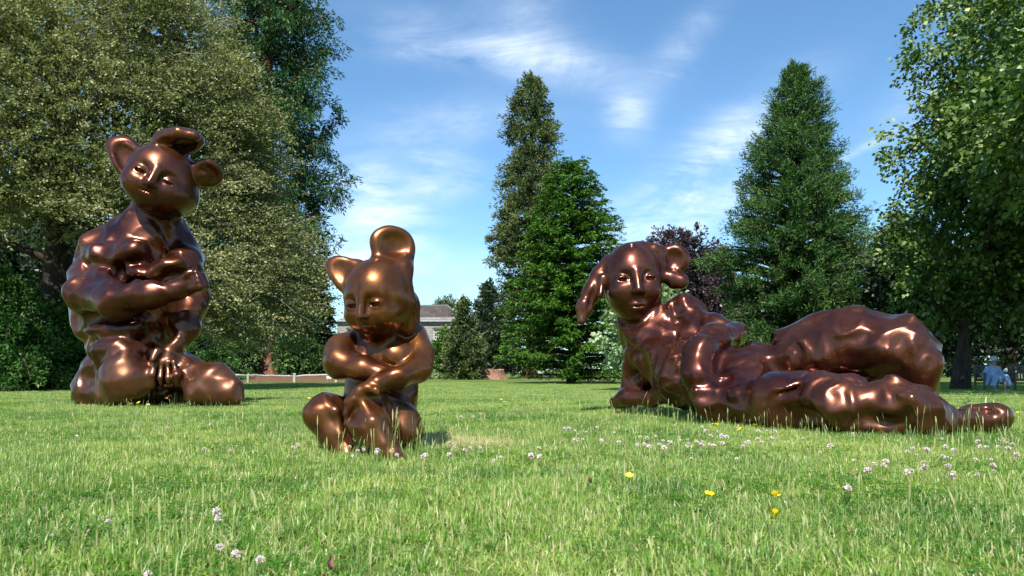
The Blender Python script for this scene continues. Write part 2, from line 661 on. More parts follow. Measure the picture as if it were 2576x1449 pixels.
def face(F, u, v, d, R, hw, eyes=0.36, eye_z=0.04, nose_z=-0.27, mouth_z=-0.55, chin_z=-0.86, shape=(1.0, 1.0, 1.12),
         eye_open=0.05, nose_w=0.1, jaw=0.5, nose_out=1.2, chin_y=-0.5, mouth_w=0.2, socket=1.0, mouth_y=0.0, cheek=1.0):
    """Head with brow, lidded eyes, nose and lips; hw = half width of the head in picture units."""
    s = hw * d / FPX
    C = fat(u, v, d)

    def L(x, y, z):
        return C + (R @ np.array([x, -y, z])) * s      # y: out of the face

    def E(p, r):
        return f_ell(L(*p), np.array(r) * s, R)
    F.add(f_ell(C, np.array(shape) * s, R), 'head', 0.1 * s)
    F.add(f_ell(L(0, -chin_y - 0.15, chin_z * 0.62), np.array((jaw + 0.24, 0.62, 0.5)) * s, R), 'head', 0.35 * s)
    F.add(f_ell(L(0, -chin_y + 0.02, chin_z), np.array((jaw * 0.6, 0.34, 0.28)) * s, R), 'head', 0.4 * s)
    fy = shape[1]
    for sx in (-1, 1):
        F.add(E((sx * eyes, fy * 0.98, eye_z + 0.03), (0.25 * socket, 0.17, 0.17 * socket)), 'head', 0.2 * s, '-')
        F.add(E((sx * 0.48, fy * 0.62, eye_z - 0.38), (0.34 * cheek, 0.3 * cheek, 0.3 * cheek)), 'head', 0.3 * s)
    F.add(f_cone(L(0, fy * 0.9, eye_z + 0.22), L(0, fy * nose_out * 0.96, nose_z), 0.1 * s, nose_w * s), 'head', 0.14 * s)
    for sx in (-1, 1):
        F.add(E((sx * nose_w * 0.95, fy * 1.02, nose_z - 0.03), (0.085, 0.1, 0.07)), 'head', 0.07 * s)
        F.add(E((sx * eyes, fy * 0.76, eye_z), (0.21, 0.19, 0.15)), 'head', 0.09 * s)
        # lid opening and the eye inside it
        F.add(E((sx * eyes, fy * 0.96, eye_z - 0.02), (0.165, 0.2, eye_open)), 'head', 0.025 * s, '-')
        F.add(E((sx * eyes, fy * 0.69, eye_z - 0.02), (0.14, 0.135, 0.11)), 'eye#l' if sx < 0 else 'eye#r', 0.012 * s)
    F.add(E((0, fy * 0.9 + mouth_y, mouth_z + 0.05), (mouth_w, 0.11, 0.07)), 'head', 0.14 * s)
    F.add(E((0, fy * 0.88 + mouth_y, mouth_z - 0.075), (mouth_w * 0.8, 0.085, 0.06)), 'head', 0.16 * s)
    F.add(E((0, fy * 1.06 + mouth_y, mouth_z - 0.01), (mouth_w * 1.2, 0.12, 0.022)), 'head', 0.04 * s, '-')
    return L, s


def bronze(name, deep, body, gold, rough, speck=0.5, dust=0.0):
    M = Mat(name)
    co = M.objco()
    speck /= FIG
    n1 = M.noise(2.3 * speck, 5, 0.6, 0.6, co)
    n2 = M.noise(0.9 * speck, 3, 0.5, 0.3, co)
    n3 = M.noise(60 * speck, 3, 0.7, 0.0, co)
    c = M.ramp(n1, [(0.32, deep), (0.5, body), (0.70, gold)])
    c = M.mix(M.ramp(n2, [(0.42, 0.0), (0.68, 0.7)]), c, gold)
    c = M.mix(M.ramp(n3, [(0.64, 0.0), (0.78, 0.22)]), c, tuple(x * 1.7 for x in gold))
    # thin runs of darker patina down the casting, and dry dust low down
    mp = M.n('ShaderNodeMapping', {'Scale': (9 * speck, 9 * speck, 0.9 * speck)})
    M.t.links.new(co, mp.inputs['Vector'])
    runs = M.ramp(M.noise(1.0, 5, 0.7, 0.3, mp.outputs[0]), [(0.50, 0.0), (0.72, 0.55)])
    c = M.mix(runs, c, tuple(x * 0.75 for x in deep))
    r0 = rough
    if dust:
        sp = M.n('ShaderNodeSeparateXYZ')
        M.t.links.new(co, sp.inputs[0])
        low = M.math('SUBTRACT', 1.0, M.math('DIVIDE', sp.outputs[2], dust), True)
        dm = M.math('MULTIPLY', low, M.ramp(M.noise(4.0 * speck, 5, 0.7, 0.2, co), [(0.35, 0.1), (0.7, 0.75)]))
        c = M.mix(dm, c, (0.24, 0.115, 0.062))
        r0 = M.math('ADD', M.math('MULTIPLY', dm, 0.2), rough)
    r = M.math('ADD', M.math('MULTIPLY', M.noise(5 * speck, 6, 0.7, 0.4, co), 0.32), M.math('SUBTRACT', r0, 0.16))
    b = M.bump(M.math('ADD', M.noise(45 * speck, 4, 0.6, 0.0, co), M.math('MULTIPLY', M.noise(9 * speck, 3, 0.5, 0.0, co), 2.0)), 0.025, 0.02 / speck)
    return M.principled(color=c, metal=0.78, rough=r, normal=b, spec=0.5, coat=0.28, coat_rough=0.12)


BR_DARK = bronze('dark_bronze', (0.028, 0.0065, 0.0045), (0.080, 0.020, 0.0105), (0.165, 0.055, 0.022), 0.30, 0.5, 1.5)
BR_RED = bronze('red_bronze', (0.031, 0.0075, 0.0055), (0.086, 0.0215, 0.012), (0.165, 0.057, 0.027), 0.29, 0.7, 0.25)
BR_GOLD = bronze('golden_bronze', (0.070, 0.018, 0.007), (0.135, 0.040, 0.012), (0.22, 0.086, 0.022), 0.32, 1.4, 0.3)
BR_EYE = bronze('eye_bronze', (0.10, 0.05, 0.04), (0.20, 0.11, 0.09), (0.3, 0.2, 0.16), 0.2, 3.0)


def figure_centre():
    F = Figure(0.0095)
    R = rot_of(yaw=-21, pitch=16, roll=-8)
    # trunk
    F.ball('torso', 962, 1005, 5.78, (92, 78, 105), 0.05)
    F.ball('torso', 962, 905, 5.72, (84, 62, 72), 0.10)
    F.limb('torso', [(965, 850, 5.70, 58), (962, 905, 5.72, 66)], 0.08)
    F.ball('torso', 998, 897, 5.56, (40, 30, 34), 0.08)
    F.ball('torso', 922, 900, 5.56, (34, 28, 34), 0.08)
    F.ball('torso', 985, 1085, 5.78, (80, 72, 48), 0.08)
    # head
    L, s = face(F, 952, 748, 5.52, R, 87, eyes=0.37, eye_z=-0.02, nose_z=-0.30, mouth_z=-0.56, chin_z=-0.78, shape=(0.98, 1.0, 1.12),
                jaw=0.42, nose_w=0.115, eye_open=0.06, nose_out=1.2, chin_y=-0.36, mouth_w=0.19, mouth_y=0.02, cheek=0.8)
    F.limb('head', [(1005, 770, 5.75, 52), (1005, 835, 5.78, 48)], 0.08)
    F.limb('head', [(1010, 700, 5.52, 26), (1022, 760, 5.52, 24), (1024, 820, 5.58, 22)], 0.035)
    # ears
    F.ear(990, 625, 5.60, (56, 20, 57), rot_of(yaw=20, pitch=-6, roll=10), 0.05, part='ear#a', hollow=0.78, rim=0.5, taper=0.03, wob=(0.03, 0.8, 0.03, 0.75))
    F.limb('ear#a', [(960, 668, 5.58, 19), (1018, 672, 5.57, 22)], 0.10)
    F.ear(868, 690, 5.58, (43, 15, 53), rot_of(yaw=0, pitch=-10, roll=-22), 0.05, part='ear#b', hollow=0.8, rim=0.8, taper=0.10, wob=(0.04, 2.2, 0.06, 2.2))
    F.ball('ear#b', 905, 690, 5.60, (24, 16, 34), 0.06)
    # arms folded over the knees: first the one underneath
    F.limb('arm#l', [(893, 866, 5.72, 34), (858, 884, 5.58, 35), (858, 912, 5.46, 37), (915, 925, 5.36, 31), (968, 943, 5.34, 25)], 0.05)
    F.limb('arm#r', [(1035, 850, 5.76, 38), (1062, 888, 5.66, 32), (1058, 928, 5.50, 30), (1005, 950, 5.32, 26), (948, 968, 5.22, 21),
                     (908, 986, 5.18, 17), (884, 1012, 5.18, 15), (872, 1040, 5.20, 11)], 0.03)
    F.limb('arm#r', [(925, 978, 5.16, 12), (945, 983, 5.13, 7), (951, 992, 5.12, 3)], 0.03)
    for k in range(4):     # fingers hanging over the far side of the knee
        F.limb('arm#r', [(890 - 5 * k, 1005 + 4 * k, 5.14 + 0.035 * k, 8), (872 - k, 1040 + 2 * k, 5.15 + 0.035 * k, 6), (871, 1062 - 3 * k, 5.17 + 0.035 * k, 4)], 0.015)
    # legs
    F.limb('leg#c', [(1010, 1068, 5.66, 46), (940, 1030, 5.36, 40)], 0.06)
    F.limb('leg#c', [(923, 1028, 5.28, 45), (936, 1075, 5.20, 47), (972, 1126, 5.14, 31), (1000, 1152, 5.10, 20)], 0.06)
    F.limb('leg#c', [(905, 1000, 5.17, 10), (940, 1062, 5.075, 9), (968, 1112, 5.06, 9)], 0.05)
    F.limb('leg#c', [(985, 1148, 5.13, 20), (1012, 1158, 4.98, 13)], 0.05)
    F.ball('leg#c', 1018, 1070, 5.52, (42, 50, 52), 0.07)
    F.limb('leg#s', [(905, 1065, 5.78, 40), (822, 1032, 5.56, 40)], 0.06)
    F.limb('leg#s', [(818, 1024, 5.52, 40), (812, 1048, 5.46, 47), (838, 1092, 5.42, 36), (862, 1125, 5.38, 24), (876, 1150, 5.30, 16)], 0.06)
    F.limb('leg#s', [(822, 1000, 5.42, 10), (846, 1035, 5.34, 9), (858, 1090, 5.32, 9)], 0.05)
    # hollows
    F.ball('torso', 1016, 990, 5.36, (9, 14, 8), 0.02, op='-')
    F.ball('torso', 955, 880, 5.42, (7, 14, 30), 0.04, op='-')
    F.solve(({'head': 0.12, 'eye#l': 0, 'eye#r': 0, 'ear#a': 0.5, 'ear#b': 0.5}, [(0.34, 0.045)], [(0.22, 0.010)], 3))
    F.v = F.relax(F.v, 2, 0.4)
    base = fat(950, 1130, 5.6)
    base[2] = 0
    root = thing('bronze_statue', 'smallest bronze figure, golden brown with round ears, sitting cross-armed over its bent knees', 'statue', base * FIG,
                 'bronze figures on the lawn')
    F.emit(root, {'*': BR_GOLD, 'eye': BR_EYE}, {'ear#a': 'head', 'ear#b': 'head', 'eye#l': 'head', 'eye#r': 'head'}, base)
    return root


def figure_left():
    F = Figure(0.0205)
    R = rot_of(yaw=17, pitch=5, roll=25)
    D0 = 13.7
    # trunk
    F.ball('torso', 342, 800, D0, (128, 105, 130), 0.2)
    F.ball('torso', 328, 682, D0, (126, 98, 100), 0.33)
    F.limb('torso', [(388, 535, 13.55, 47), (372, 590, 13.6, 62), (345, 650, D0, 105)], 0.25)
    F.limb('torso', [(335, 590, D0, 38), (258, 645, D0, 44)], 0.3)
    F.ball('torso', 345, 905, D0, (94, 100, 80), 0.3)
    F.limb('torso', [(440, 590, D0, 28), (468, 650, D0, 36)], 0.25)
    F.ball('torso', 212, 800, D0, (18, 50, 40), 0.3)
    F.ball('torso', 410, 985, 13.4, (60, 60, 50), 0.15)
    F.ball('torso', 455, 735, 13.3, (30, 50, 90), 0.2)
    F.limb('torso', [(262, 640, 12.98, 26), (340, 636, 12.9, 22)], 0.2)
    F.ball('torso', 335, 690, 12.9, (60, 30, 22), 0.12)
    F.ball('torso', 430, 668, 13.0, (34, 26, 20), 0.12)
    F.ball('torso', 290, 830, 12.85, (80, 40, 24), 0.15)
    F.ball('torso', 300, 880, 12.75, (70, 40, 26), 0.15)
    # head
    face(F, 408, 449, 13.1, R, 84, eyes=0.40, eye_z=0.0, nose_z=-0.22, mouth_z=-0.47, chin_z=-0.62, shape=(1.0, 0.95, 1.02), jaw=0.5,
         nose_w=0.12, eye_open=0.045, nose_out=1.18, chin_y=-0.42, mouth_w=0.22)
    F.ball('head', 428, 500, 13.2, (62, 60, 36), 0.3)
    # ears
    F.ear(322, 408, 13.25, (37, 16, 60), rot_of(yaw=14, pitch=0, roll=-17), 0.1, part='ear#a', hollow=0.78, rim=0.42, taper=0.5, wob=(0.03, 1.2, 0.06, 1.9))
    F.limb('ear#a', [(338, 470, 13.2, 7), (346, 445, 13.2, 11)], 0.12)
    F.limb('ear#a', [(318, 362, 13.05, 9), (352, 380, 13.0, 8)], 0.1)
    F.ear(521, 438, 13.2, (36, 14, 38), rot_of(yaw=40, pitch=2, roll=62), 0.09, part='ear#b', hollow=0.76, rim=0.42, taper=0.1)
    F.limb('ear#b', [(497, 432, 13.2, 20), (505, 440, 13.2, 18)], 0.12)
    F.ear(450, 356, 12.95, (60, 40, 34), rot_of(yaw=20, pitch=40, roll=4), 0.08, part='ear#c', hollow=0.82, rim=0.3, taper=0.05)
    F.limb('ear#c', [(410, 352, 12.85, 17), (450, 334, 12.70, 14), (490, 343, 12.78, 14)], 0.1)
    # arms
    F.limb('arm#r', [(468, 650, 13.5, 37), (492, 735, 13.35, 29), (484, 775, 13.2, 30), (466, 825, 13.05, 33), (440, 872, 12.8, 23)], 0.16)
    F.ball('arm#r', 414, 908, 12.68, (34, 24, 30), 0.14)
    for k in range(4):
        F.limb('arm#r', [(392 + 15 * k, 912, 12.55, 10), (384 + 20 * k, 944 + 3 * k * (3 - k), 12.47, 9.5), (386 + 20 * k, 972 + 4 * k * (3 - k), 12.52, 7.5)], 0.045)
    F.limb('arm#r', [(395, 885, 12.5, 12), (385, 905, 12.4, 9)], 0.08)
    F.limb('arm#l', [(244, 652, 13.6, 44), (222, 698, 13.3, 42), (212, 742, 12.9, 40), (290, 758, 12.5, 40), (380, 742, 12.42, 33), (445, 728, 12.45, 22),
                     (472, 716, 12.5, 22)], 0.13)
    F.limb('arm#l', [(250, 690, 12.95, 28), (290, 728, 12.62, 28), (345, 722, 12.5, 20)], 0.1)
    F.ball('arm#l', 478, 712, 12.5, (24, 24, 23), 0.12)
    for k in range(4):
        F.limb('arm#l', [(472 + 4 * k, 690 + 11 * k, 12.36, 9.5), (492 + 4 * k, 685 + 12 * k, 12.30, 8.5), (508 + 2 * k, 692 + 10 * k, 12.46, 7.5), (512, 698 + 9 * k, 12.7, 6.5)], 0.035)
    F.limb('arm#l', [(455, 704, 12.4, 11), (474, 690, 12.32, 9), (488, 678, 12.36, 7)], 0.05)
    # legs, kneeling
    F.limb('leg#l', [(305, 905, 13.6, 56), (320, 955, 12.75, 55)], 0.25)
    F.ball('leg#l', 325, 957, 12.6, (60, 58, 58), 0.2)
    F.limb('leg#l', [(300, 985, 12.8, 42), (235, 985, 13.2, 40), (222, 990, 13.7, 34)], 0.2)
    F.limb('leg#l', [(250, 930, 13.2, 40), (222, 985, 13.2, 24)], 0.2)
    F.limb('leg#r', [(430, 925, 13.6, 50), (472, 940, 13.0, 40), (540, 956, 12.7, 32), (575, 982, 12.6, 23), (590, 1004, 12.6, 13)], 0.22)
    F.limb('leg#r', [(430, 985, 12.8, 22), (500, 985, 12.6, 28), (560, 985, 12.65, 28)], 0.15)
    F.ball('leg#r', 444, 950, 12.62, (15, 16, 14), 0.08)
    # deep hollows
    F.ball('torso', 388, 840, 12.7, (46, 60, 26), 0.12, op='-')
    F.ball('torso', 352, 708, 12.62, (36, 24, 8), 0.08, op='-')
    F.ball('torso', 300, 680, 12.78, (14, 20, 30), 0.12, op='-')
    F.ball('torso', 418, 990, 12.5, (34, 60, 16), 0.12, op='-')
    F.solve(({'torso': 1.2, 'head': 0.05, 'eye#l': 0, 'eye#r': 0, 'ear#a': 0.25, 'ear#b': 0.15, 'ear#c': 0.25, 'leg#l': 0.75, 'leg#r': 0.75, 'arm#l': 0.55, 'arm#r': 0.5},
            [(0.80, 0.13), (0.40, 0.095)], [(0.6, 0.03)], 21))
    F.v = F.relax(F.v, 2, 0.4)
    base = fat(350, 1000, 13.2)
    base[2] = 0
    root = thing('bronze_statue', 'tall dark bronze figure kneeling with arms round its chest, before the olive-leaved tree', 'statue', base * FIG,
                 'bronze figures on the lawn')
    F.emit(root, {'*': BR_DARK, 'eye': BR_EYE}, {'ear#a': 'head', 'ear#b': 'head', 'ear#c': 'head', 'eye#l': 'head', 'eye#r': 'head'}, base)
    return root


def figure_right():
    F = Figure(0.0155)
    R = rot_of(yaw=0, pitch=-1, roll=-3)
    # trunk from the neck down to the hips
    F.limb('torso', [(1603, 820, 10.35, 50), (1622, 870, 10.3, 52), (1668, 885, 10.1, 62)], 0.12)
    F.ball('torso', 1672, 848, 10.15, (66, 56, 60), 0.2)
    F.limb('torso', [(1640, 925, 9.75, 10), (1690, 960, 9.4, 12), (1712, 1000, 9.2, 9)], 0.1, op='-')
    F.limb('torso', [(1668, 890, 10.0, 66), (1730, 945, 9.5, 72), (1820, 970, 8.9, 78), (1890, 975, 8.6, 76)], 0.25)
    F.limb('torso', [(1820, 918, 9.0, 28), (1900, 908, 8.8, 30)], 0.2)
    F.limb('torso', [(1668, 800, 10.1, 26), (1722, 782, 10.0, 28), (1752, 798, 9.9, 28)], 0.14)
    F.ball('torso', 1697, 893, 9.45, (24, 24, 26), 0.08)
    F.ball('torso', 1722, 868, 9.5, (18, 20, 20), 0.08)
    F.ball('torso', 1722, 940, 9.2, (40, 34, 46), 0.12)
    F.ball('torso', 1655, 880, 9.9, (30, 26, 40), 0.12)
    F.ball('torso', 1750, 850, 9.75, (40, 40, 40), 0.15)
    F.ball('torso', 1640, 965, 10.3, (30, 30, 40), 0.15)
    # head
    face(F, 1590, 703, 10.2, R, 74, eyes=0.47, eye_z=-0.09, nose_z=-0.5, mouth_z=-1.0, mouth_y=-0.06, chin_z=-1.20, shape=(1.0, 0.95, 1.26), jaw=0.5,
         nose_w=0.13, eye_open=0.06, nose_out=1.18, chin_y=-0.35, mouth_w=0.24, socket=1.15)
    F.ball('head', 1589, 616, 10.0, (7, 7, 9), 0.03, op='-')
    # ears
    F.limb('ear#a', [(1612, 625, 10.2, 16), (1645, 628, 10.15, 18)], 0.10)
    F.ball('ear#a', 1660, 655, 10.2, (18, 16, 36), 0.1)
    F.ear(1692, 657, 10.2, (40, 18, 44), rot_of(yaw=-6, pitch=4, roll=14), 0.07, part='ear#a', hollow=0.7, rim=0.72, taper=0.0)
    F.limb('ear#a', [(1690, 697, 10.15, 20), (1714, 706, 10.12, 21)], 0.04)
    F.limb('ear#a', [(1668, 690, 10.15, 14), (1690, 712, 10.12, 12)], 0.08)
    F.limb('ear#b', [(1528, 655, 10.25, 14), (1506, 690, 10.25, 20), (1486, 738, 10.2, 20), (1472, 775, 10.15, 18), (1463, 808, 10.1, 11)], 0.07)
    F.limb('ear#b', [(1515, 700, 10.1, 10), (1508, 740, 10.05, 9)], 0.06)
    F.ball('ear#b', 1492, 745, 10.0, (10, 16, 40), 0.06, rot_of(roll=18), op='-')
    # arm that props the body (at the head end, forearm on the grass)
    F.limb('arm#p', [(1622, 890, 10.25, 40), (1600, 930, 10.4, 33), (1592, 970, 10.4, 24), (1575, 1000, 10.35, 20)], 0.14)
    F.limb('arm#p', [(1548, 1012, 10.5, 16), (1580, 1000, 10.2, 18), (1640, 1002, 9.9, 18), (1688, 985, 9.6, 24)], 0.1)
    F.limb('arm#p', [(1612, 962, 10.2, 18), (1630, 950, 10.0, 14), (1655, 950, 9.9, 14)], 0.08)
    F.ball('arm#p', 1632, 978, 9.9, (13, 14, 12), 0.05, op='-')
    # arm that lies along the flank
    F.limb('arm#q', [(1735, 795, 9.9, 28), (1800, 822, 9.55, 30), (1850, 843, 9.3, 27)], 0.12)
    F.limb('arm#q', [(1846, 846, 9.15, 28), (1790, 852, 8.8, 36), (1762, 890, 8.6, 40), (1757, 940, 8.45, 38), (1768, 985, 8.4, 30), (1776, 1015, 8.4, 19)], 0.10)
    for k in range(3):
        F.limb('arm#q', [(1752 + 15 * k, 985, 8.26, 10), (1757 + 14 * k, 1012, 8.26, 9), (1763 + 12 * k, 1035 - 4 * k, 8.3, 7)], 0.05)
    # raised leg behind
    F.limb('leg#r', [(1935, 912, 8.75, 40), (2040, 893, 8.5, 66), (2160, 870, 8.2, 78), (2262, 888, 7.95, 74)], 0.25)
    F.limb('leg#r', [(2275, 885, 7.9, 74), (2310, 920, 7.8, 48), (2318, 985, 7.75, 38)], 0.2)
    F.limb('leg#r', [(1960, 850, 8.6, 14), (2060, 822, 8.4, 18), (2150, 805, 8.2, 20)], 0.12)
    F.ball('leg#r', 2120, 985, 8.25, (150, 60, 60), 0.1)
    F.ball('leg#r', 2070, 948, 7.75, (150, 110, 20), 0.08, op='-')
    F.limb('leg#r', [(1985, 872, 8.28, 5), (2060, 850, 8.02, 8), (2140, 858, 7.78, 9), (2190, 872, 7.6, 6)], 0.07, op='-')
    F.limb('leg#r', [(2225, 862, 7.56, 4), (2262, 893, 7.5, 8), (2300, 900, 7.52, 5)], 0.05, op='-')
    F.limb('leg#r', [(2262, 893, 7.5, 5), (2270, 940, 7.5, 4)], 0.05, op='-')
    F.ball('leg#r', 2318, 925, 7.40, (8, 30, 32), 0.06, rot_of(roll=8), op='-')
    F.limb('leg#r', [(1960, 905, 8.25, 4), (2030, 880, 8.02, 9), (2090, 885, 7.85, 5)], 0.06, op='-')
    F.limb('leg#r', [(2180, 835, 7.75, 4), (2235, 845, 7.52, 9), (2290, 862, 7.45, 5)], 0.06, op='-')
    # outstretched leg in front
    F.limb('leg#f', [(1840, 1008, 8.3, 62), (1960, 1015, 7.7, 67), (2110, 1020, 7.2, 67), (2250, 1022, 6.95, 68), (2345, 1048, 6.9, 46), (2400, 1058, 7.0, 26)], 0.16)
    F.limb('leg#f', [(1990, 955, 7.7, 16), (2080, 962, 7.3, 12)], 0.12)
    F.limb('leg#f', [(2250, 962, 6.9, 20), (2262, 960, 6.95, 18)], 0.1)
    F.limb('leg#f', [(2240, 985, 6.7, 14), (2300, 1000, 6.68, 18), (2350, 1020, 6.7, 16)], 0.14)
    F.ball('foot', 2474, 1053, 7.15, (68, 40, 30), 0.12, rot_of(roll=6))
    F.ball('foot', 2505, 1040, 7.15, (32, 36, 20), 0.1)
    F.ball('foot', 2462, 1030, 6.98, (52, 44, 13), 0.08, rot_of(roll=8), op='-')
    F.limb('foot', [(2395, 1045, 7.0, 22), (2445, 1055, 7.1, 24)], 0.12)
    # big clay hollows on the leg
    F.ball('leg#f', 1985, 985, 7.28, (44, 36, 10), 0.12, rot_of(roll=-22), op='-')
    F.ball('leg#f', 1990, 1050, 7.2, (80, 44, 30), 0.08, rot_of(roll=-8), op='-')
    F.ball('leg#f', 2175, 1058, 6.72, (96, 50, 22), 0.07, rot_of(roll=10), op='-')
    F.limb('leg#f', [(2030, 975, 7.0, 4), (2075, 1018, 6.8, 9), (2120, 1032, 6.72, 6)], 0.1, op='-')
    F.ball('leg#f', 2325, 985, 6.62, (30, 20, 8), 0.08, rot_of(roll=25), op='-')
    F.solve(({'torso': 1.3, 'leg#f': 1.25, 'head': 0.08, 'eye#l': 0, 'eye#r': 0, 'ear#a': 0.4, 'ear#b': 0.4, 'leg#r': 0.95, 'foot': 0.4, 'arm#q': 0.6, 'arm#p': 0.35}, [(0.62, 0.10), (0.33, 0.085)], [(0.45, 0.025)], 45))
    F.v = F.relax(F.v, 2, 0.4)
    base = fat(1950, 1060, 8.2)
    base[2] = 0
    root = thing('bronze_statue', 'reddish bronze reclining figure with floppy ears stretched out on the grass, one knee raised', 'statue', base * FIG,
                 'bronze figures on the lawn')
    F.emit(root, {'*': BR_RED, 'eye': BR_EYE}, {'ear#a': 'head', 'ear#b': 'head', 'eye#l': 'head', 'eye#r': 'head'}, base)
    return root


STATUES = [figure_left(), figure_centre(), figure_right()]
# ------------------------------------------------------------------ ground
M = Mat('lawn_soil')
P = M.pos()
c1 = M.ramp(M.noise(0.5, 5, 0.6, 0.2, P), [(0.3, (0.060, 0.105, 0.018)), (0.7, (0.120, 0.165, 0.035))])
c2 = M.mix(M.ramp(M.noise(9.0, 6, 0.7, 0.0, P), [(0.35, 0.0), (0.75, 0.8)]), c1, (0.16, 0.19, 0.055))
MAT_LAWN = M.principled(color=c2, rough=0.95, spec=0.1, normal=M.bump(M.noise(40, 4, 0.7, 0, P), 0.6, 0.03))

xs = np.concatenate([np.linspace(-900, -60, 15), np.linspace(-55, 55, 111), np.linspace(60, 900, 15)])
ys = np.concatenate([np.linspace(-60, -5, 8), np.linspace(-4, 40, 89), np.linspace(42, 120, 40), np.linspace(150, 1500, 20)])
gx, gy = np.meshgrid(xs, ys)
gv = np.stack([gx.ravel(), gy.ravel(), ground_z(gx, gy).ravel()], -1)
nx, ny = len(xs), len(ys)
ii, jj = np.meshgrid(np.arange(nx - 1), np.arange(ny - 1))
k0 = (jj * nx + ii).ravel()
ground = obj('lawn', mesh_np('lawn', gv, np.stack([k0, k0 + 1, k0 + nx + 1, k0 + nx], -1), MAT_LAWN, True))
ground['kind'] = 'structure'

M = Mat('bark_mulch')
P = M.pos()
cm = M.ramp(M.noise(5, 8, 0.75, 0, P), [(0.3, (0.10, 0.048, 0.028)), (0.6, (0.21, 0.115, 0.07)), (0.8, (0.30, 0.19, 0.125))])
MAT_MULCH = M.principled(color=cm, rough=0.95, spec=0.15, normal=M.bump(M.noise(14, 6, 0.75, 0, P), 1.0, 0.08))
# bed of bark mulch behind the fence: a low mound
n = 40
bx = np.linspace(-32, -9.6, n)
by = np.linspace(43.6, 70, 16)
gx, gy = np.meshgrid(bx, by)
edge = np.clip(np.minimum((gx + 32) / 1.5, (-9.6 - gx) / 1.5), 0, 1) * np.clip((gy - 43.6) / 1.0, 0, 1)
gz = -0.23 + 0.004 + edge * (0.12 + 0.018 * (gy - 43.6)) + 0.03 * edge * np.sin(gx * 1.7) * np.cos(gy * 0.9)
ii, jj = np.meshgrid(np.arange(n - 1), np.arange(15))
k0 = (jj * n + ii).ravel()
bed = obj('mulch_bed', mesh_np('mulch_bed', np.stack([gx.ravel(), gy.ravel(), gz.ravel()], -1),
                               np.stack([k0, k0 + 1, k0 + n + 1, k0 + n], -1), MAT_MULCH, True))
bed['kind'] = 'structure'


# ------------------------------------------------------------------ trees
def unit(v):
    return v / (np.linalg.norm(v, axis=-1, keepdims=True) + 1e-9)


def cards(c, axis, length, width, rng, flat=0.0, up=None):
    """Leaf-sized lozenges centred at c, long along axis; their faces turned at random, or towards `up` as flat goes to 1."""
    n = len(c)
    axis = unit(axis)
    r = unit(rng.normal(size=(n, 3)))
    if up is not None:
        r = unit(r * (1 - flat) + np.asarray(up) * flat)
    side = unit(np.cross(axis, r))
    nor = np.cross(side, axis)
    L = np.broadcast_to(np.asarray(length, float), (n,))[:, None] * 0.5
    W = np.broadcast_to(np.asarray(width, float), (n,))[:, None] * 0.5
    bend = nor * L * 0.25
    v = np.stack([c - axis * L, c + side * W - axis * L * 0.1 + bend, c + axis * L, c - side * W - axis * L * 0.1 + bend], 1)
    return v.reshape(-1, 3)


def card_mesh(name, verts, mat, tint):
    q = np.arange(len(verts), dtype=np.int32).reshape(-1, 4)
    return mesh_np(name, verts, q, mat, False, np.repeat(tint, 4))


def tufts(centres, axes, size, per, rng, length, width, spread=0.7, out=0.6):
    """Bunches of leaves: `per` cards round each centre, pointing along the bunch's axis and outwards."""
    n = len(centres)
    size = np.broadcast_to(np.asarray(size, float), (n,))
    off = unit(rng.normal(size=(n, per, 3))) * (rng.random((n, per, 1)) ** 0.45)
    ax = unit(axes)[:, None, :]
    along = (off * ax).sum(-1, keepdims=True)
    off = off * spread + ax * along * (1 - spread) * 1.6
    c = centres[:, None, :] + off * size[:, None, None]
    d = unit(ax * (1 - out) + unit(off) * out + rng.normal(size=(n, per, 3)) * 0.35)
    t = np.clip(rng.normal(0.46, 0.18, (n, 1)) + rng.normal(0, 0.17, (n, per)) + 0.16 * along[..., 0], 0, 1)
    ls = length * rng.uniform(0.7, 1.3, n * per)
    return cards(c.reshape(-1, 3), d.reshape(-1, 3), ls, width * rng.uniform(0.75, 1.25, n * per), rng), t.ravel()


def tubes(paths, n=6):
    """Many tapering tubes in one mesh: paths is a list of (points, radii)."""
    V, Q = [], []
    k = 0
    ang = np.arange(n) * 2 * math.pi / n
    for pts, rad in paths:
        pts = np.asarray(pts, float)
        m = len(pts)
        t = unit(np.gradient(pts, axis=0))
        ref = np.where(np.abs(t[:, 1:2]) < 0.85, np.array([[0, 1.0, 0]]), np.array([[1.0, 0, 0]]))
        a = unit(np.cross(t, ref))
        b = np.cross(t, a)
        r = np.asarray(rad, float)[:, None, None]
        ring = pts[:, None, :] + r * (a[:, None, :] * np.cos(ang)[None, :, None] + b[:, None, :] * np.sin(ang)[None, :, None])
        V.append(ring.reshape(-1, 3))
        i, j = np.meshgrid(np.arange(m - 1), np.arange(n), indexing='ij')
        p = k + i * n + j
        q = k + i * n + (j + 1) % n
        Q.append(np.stack([p, q, q + n, p + n], -1).reshape(-1, 4))
        k += m * n
    return np.concatenate(V), np.concatenate(Q)


def bark(name, a, b, scale=3.0, stretch=6.0, bump=0.8):
    M = Mat(name)
    m = M.n('ShaderNodeMapping', {'Scale': (scale, scale, scale / stretch)})
    M.t.links.new(M.objco(), m.inputs['Vector'])
    f = M.noise(2.0, 6, 0.65, 0.4, m.outputs[0])
    return M.principled(color=M.ramp(f, [(0.35, a), (0.7, b)]), rough=0.95, spec=0.15, normal=M.bump(f, bump, 0.06))


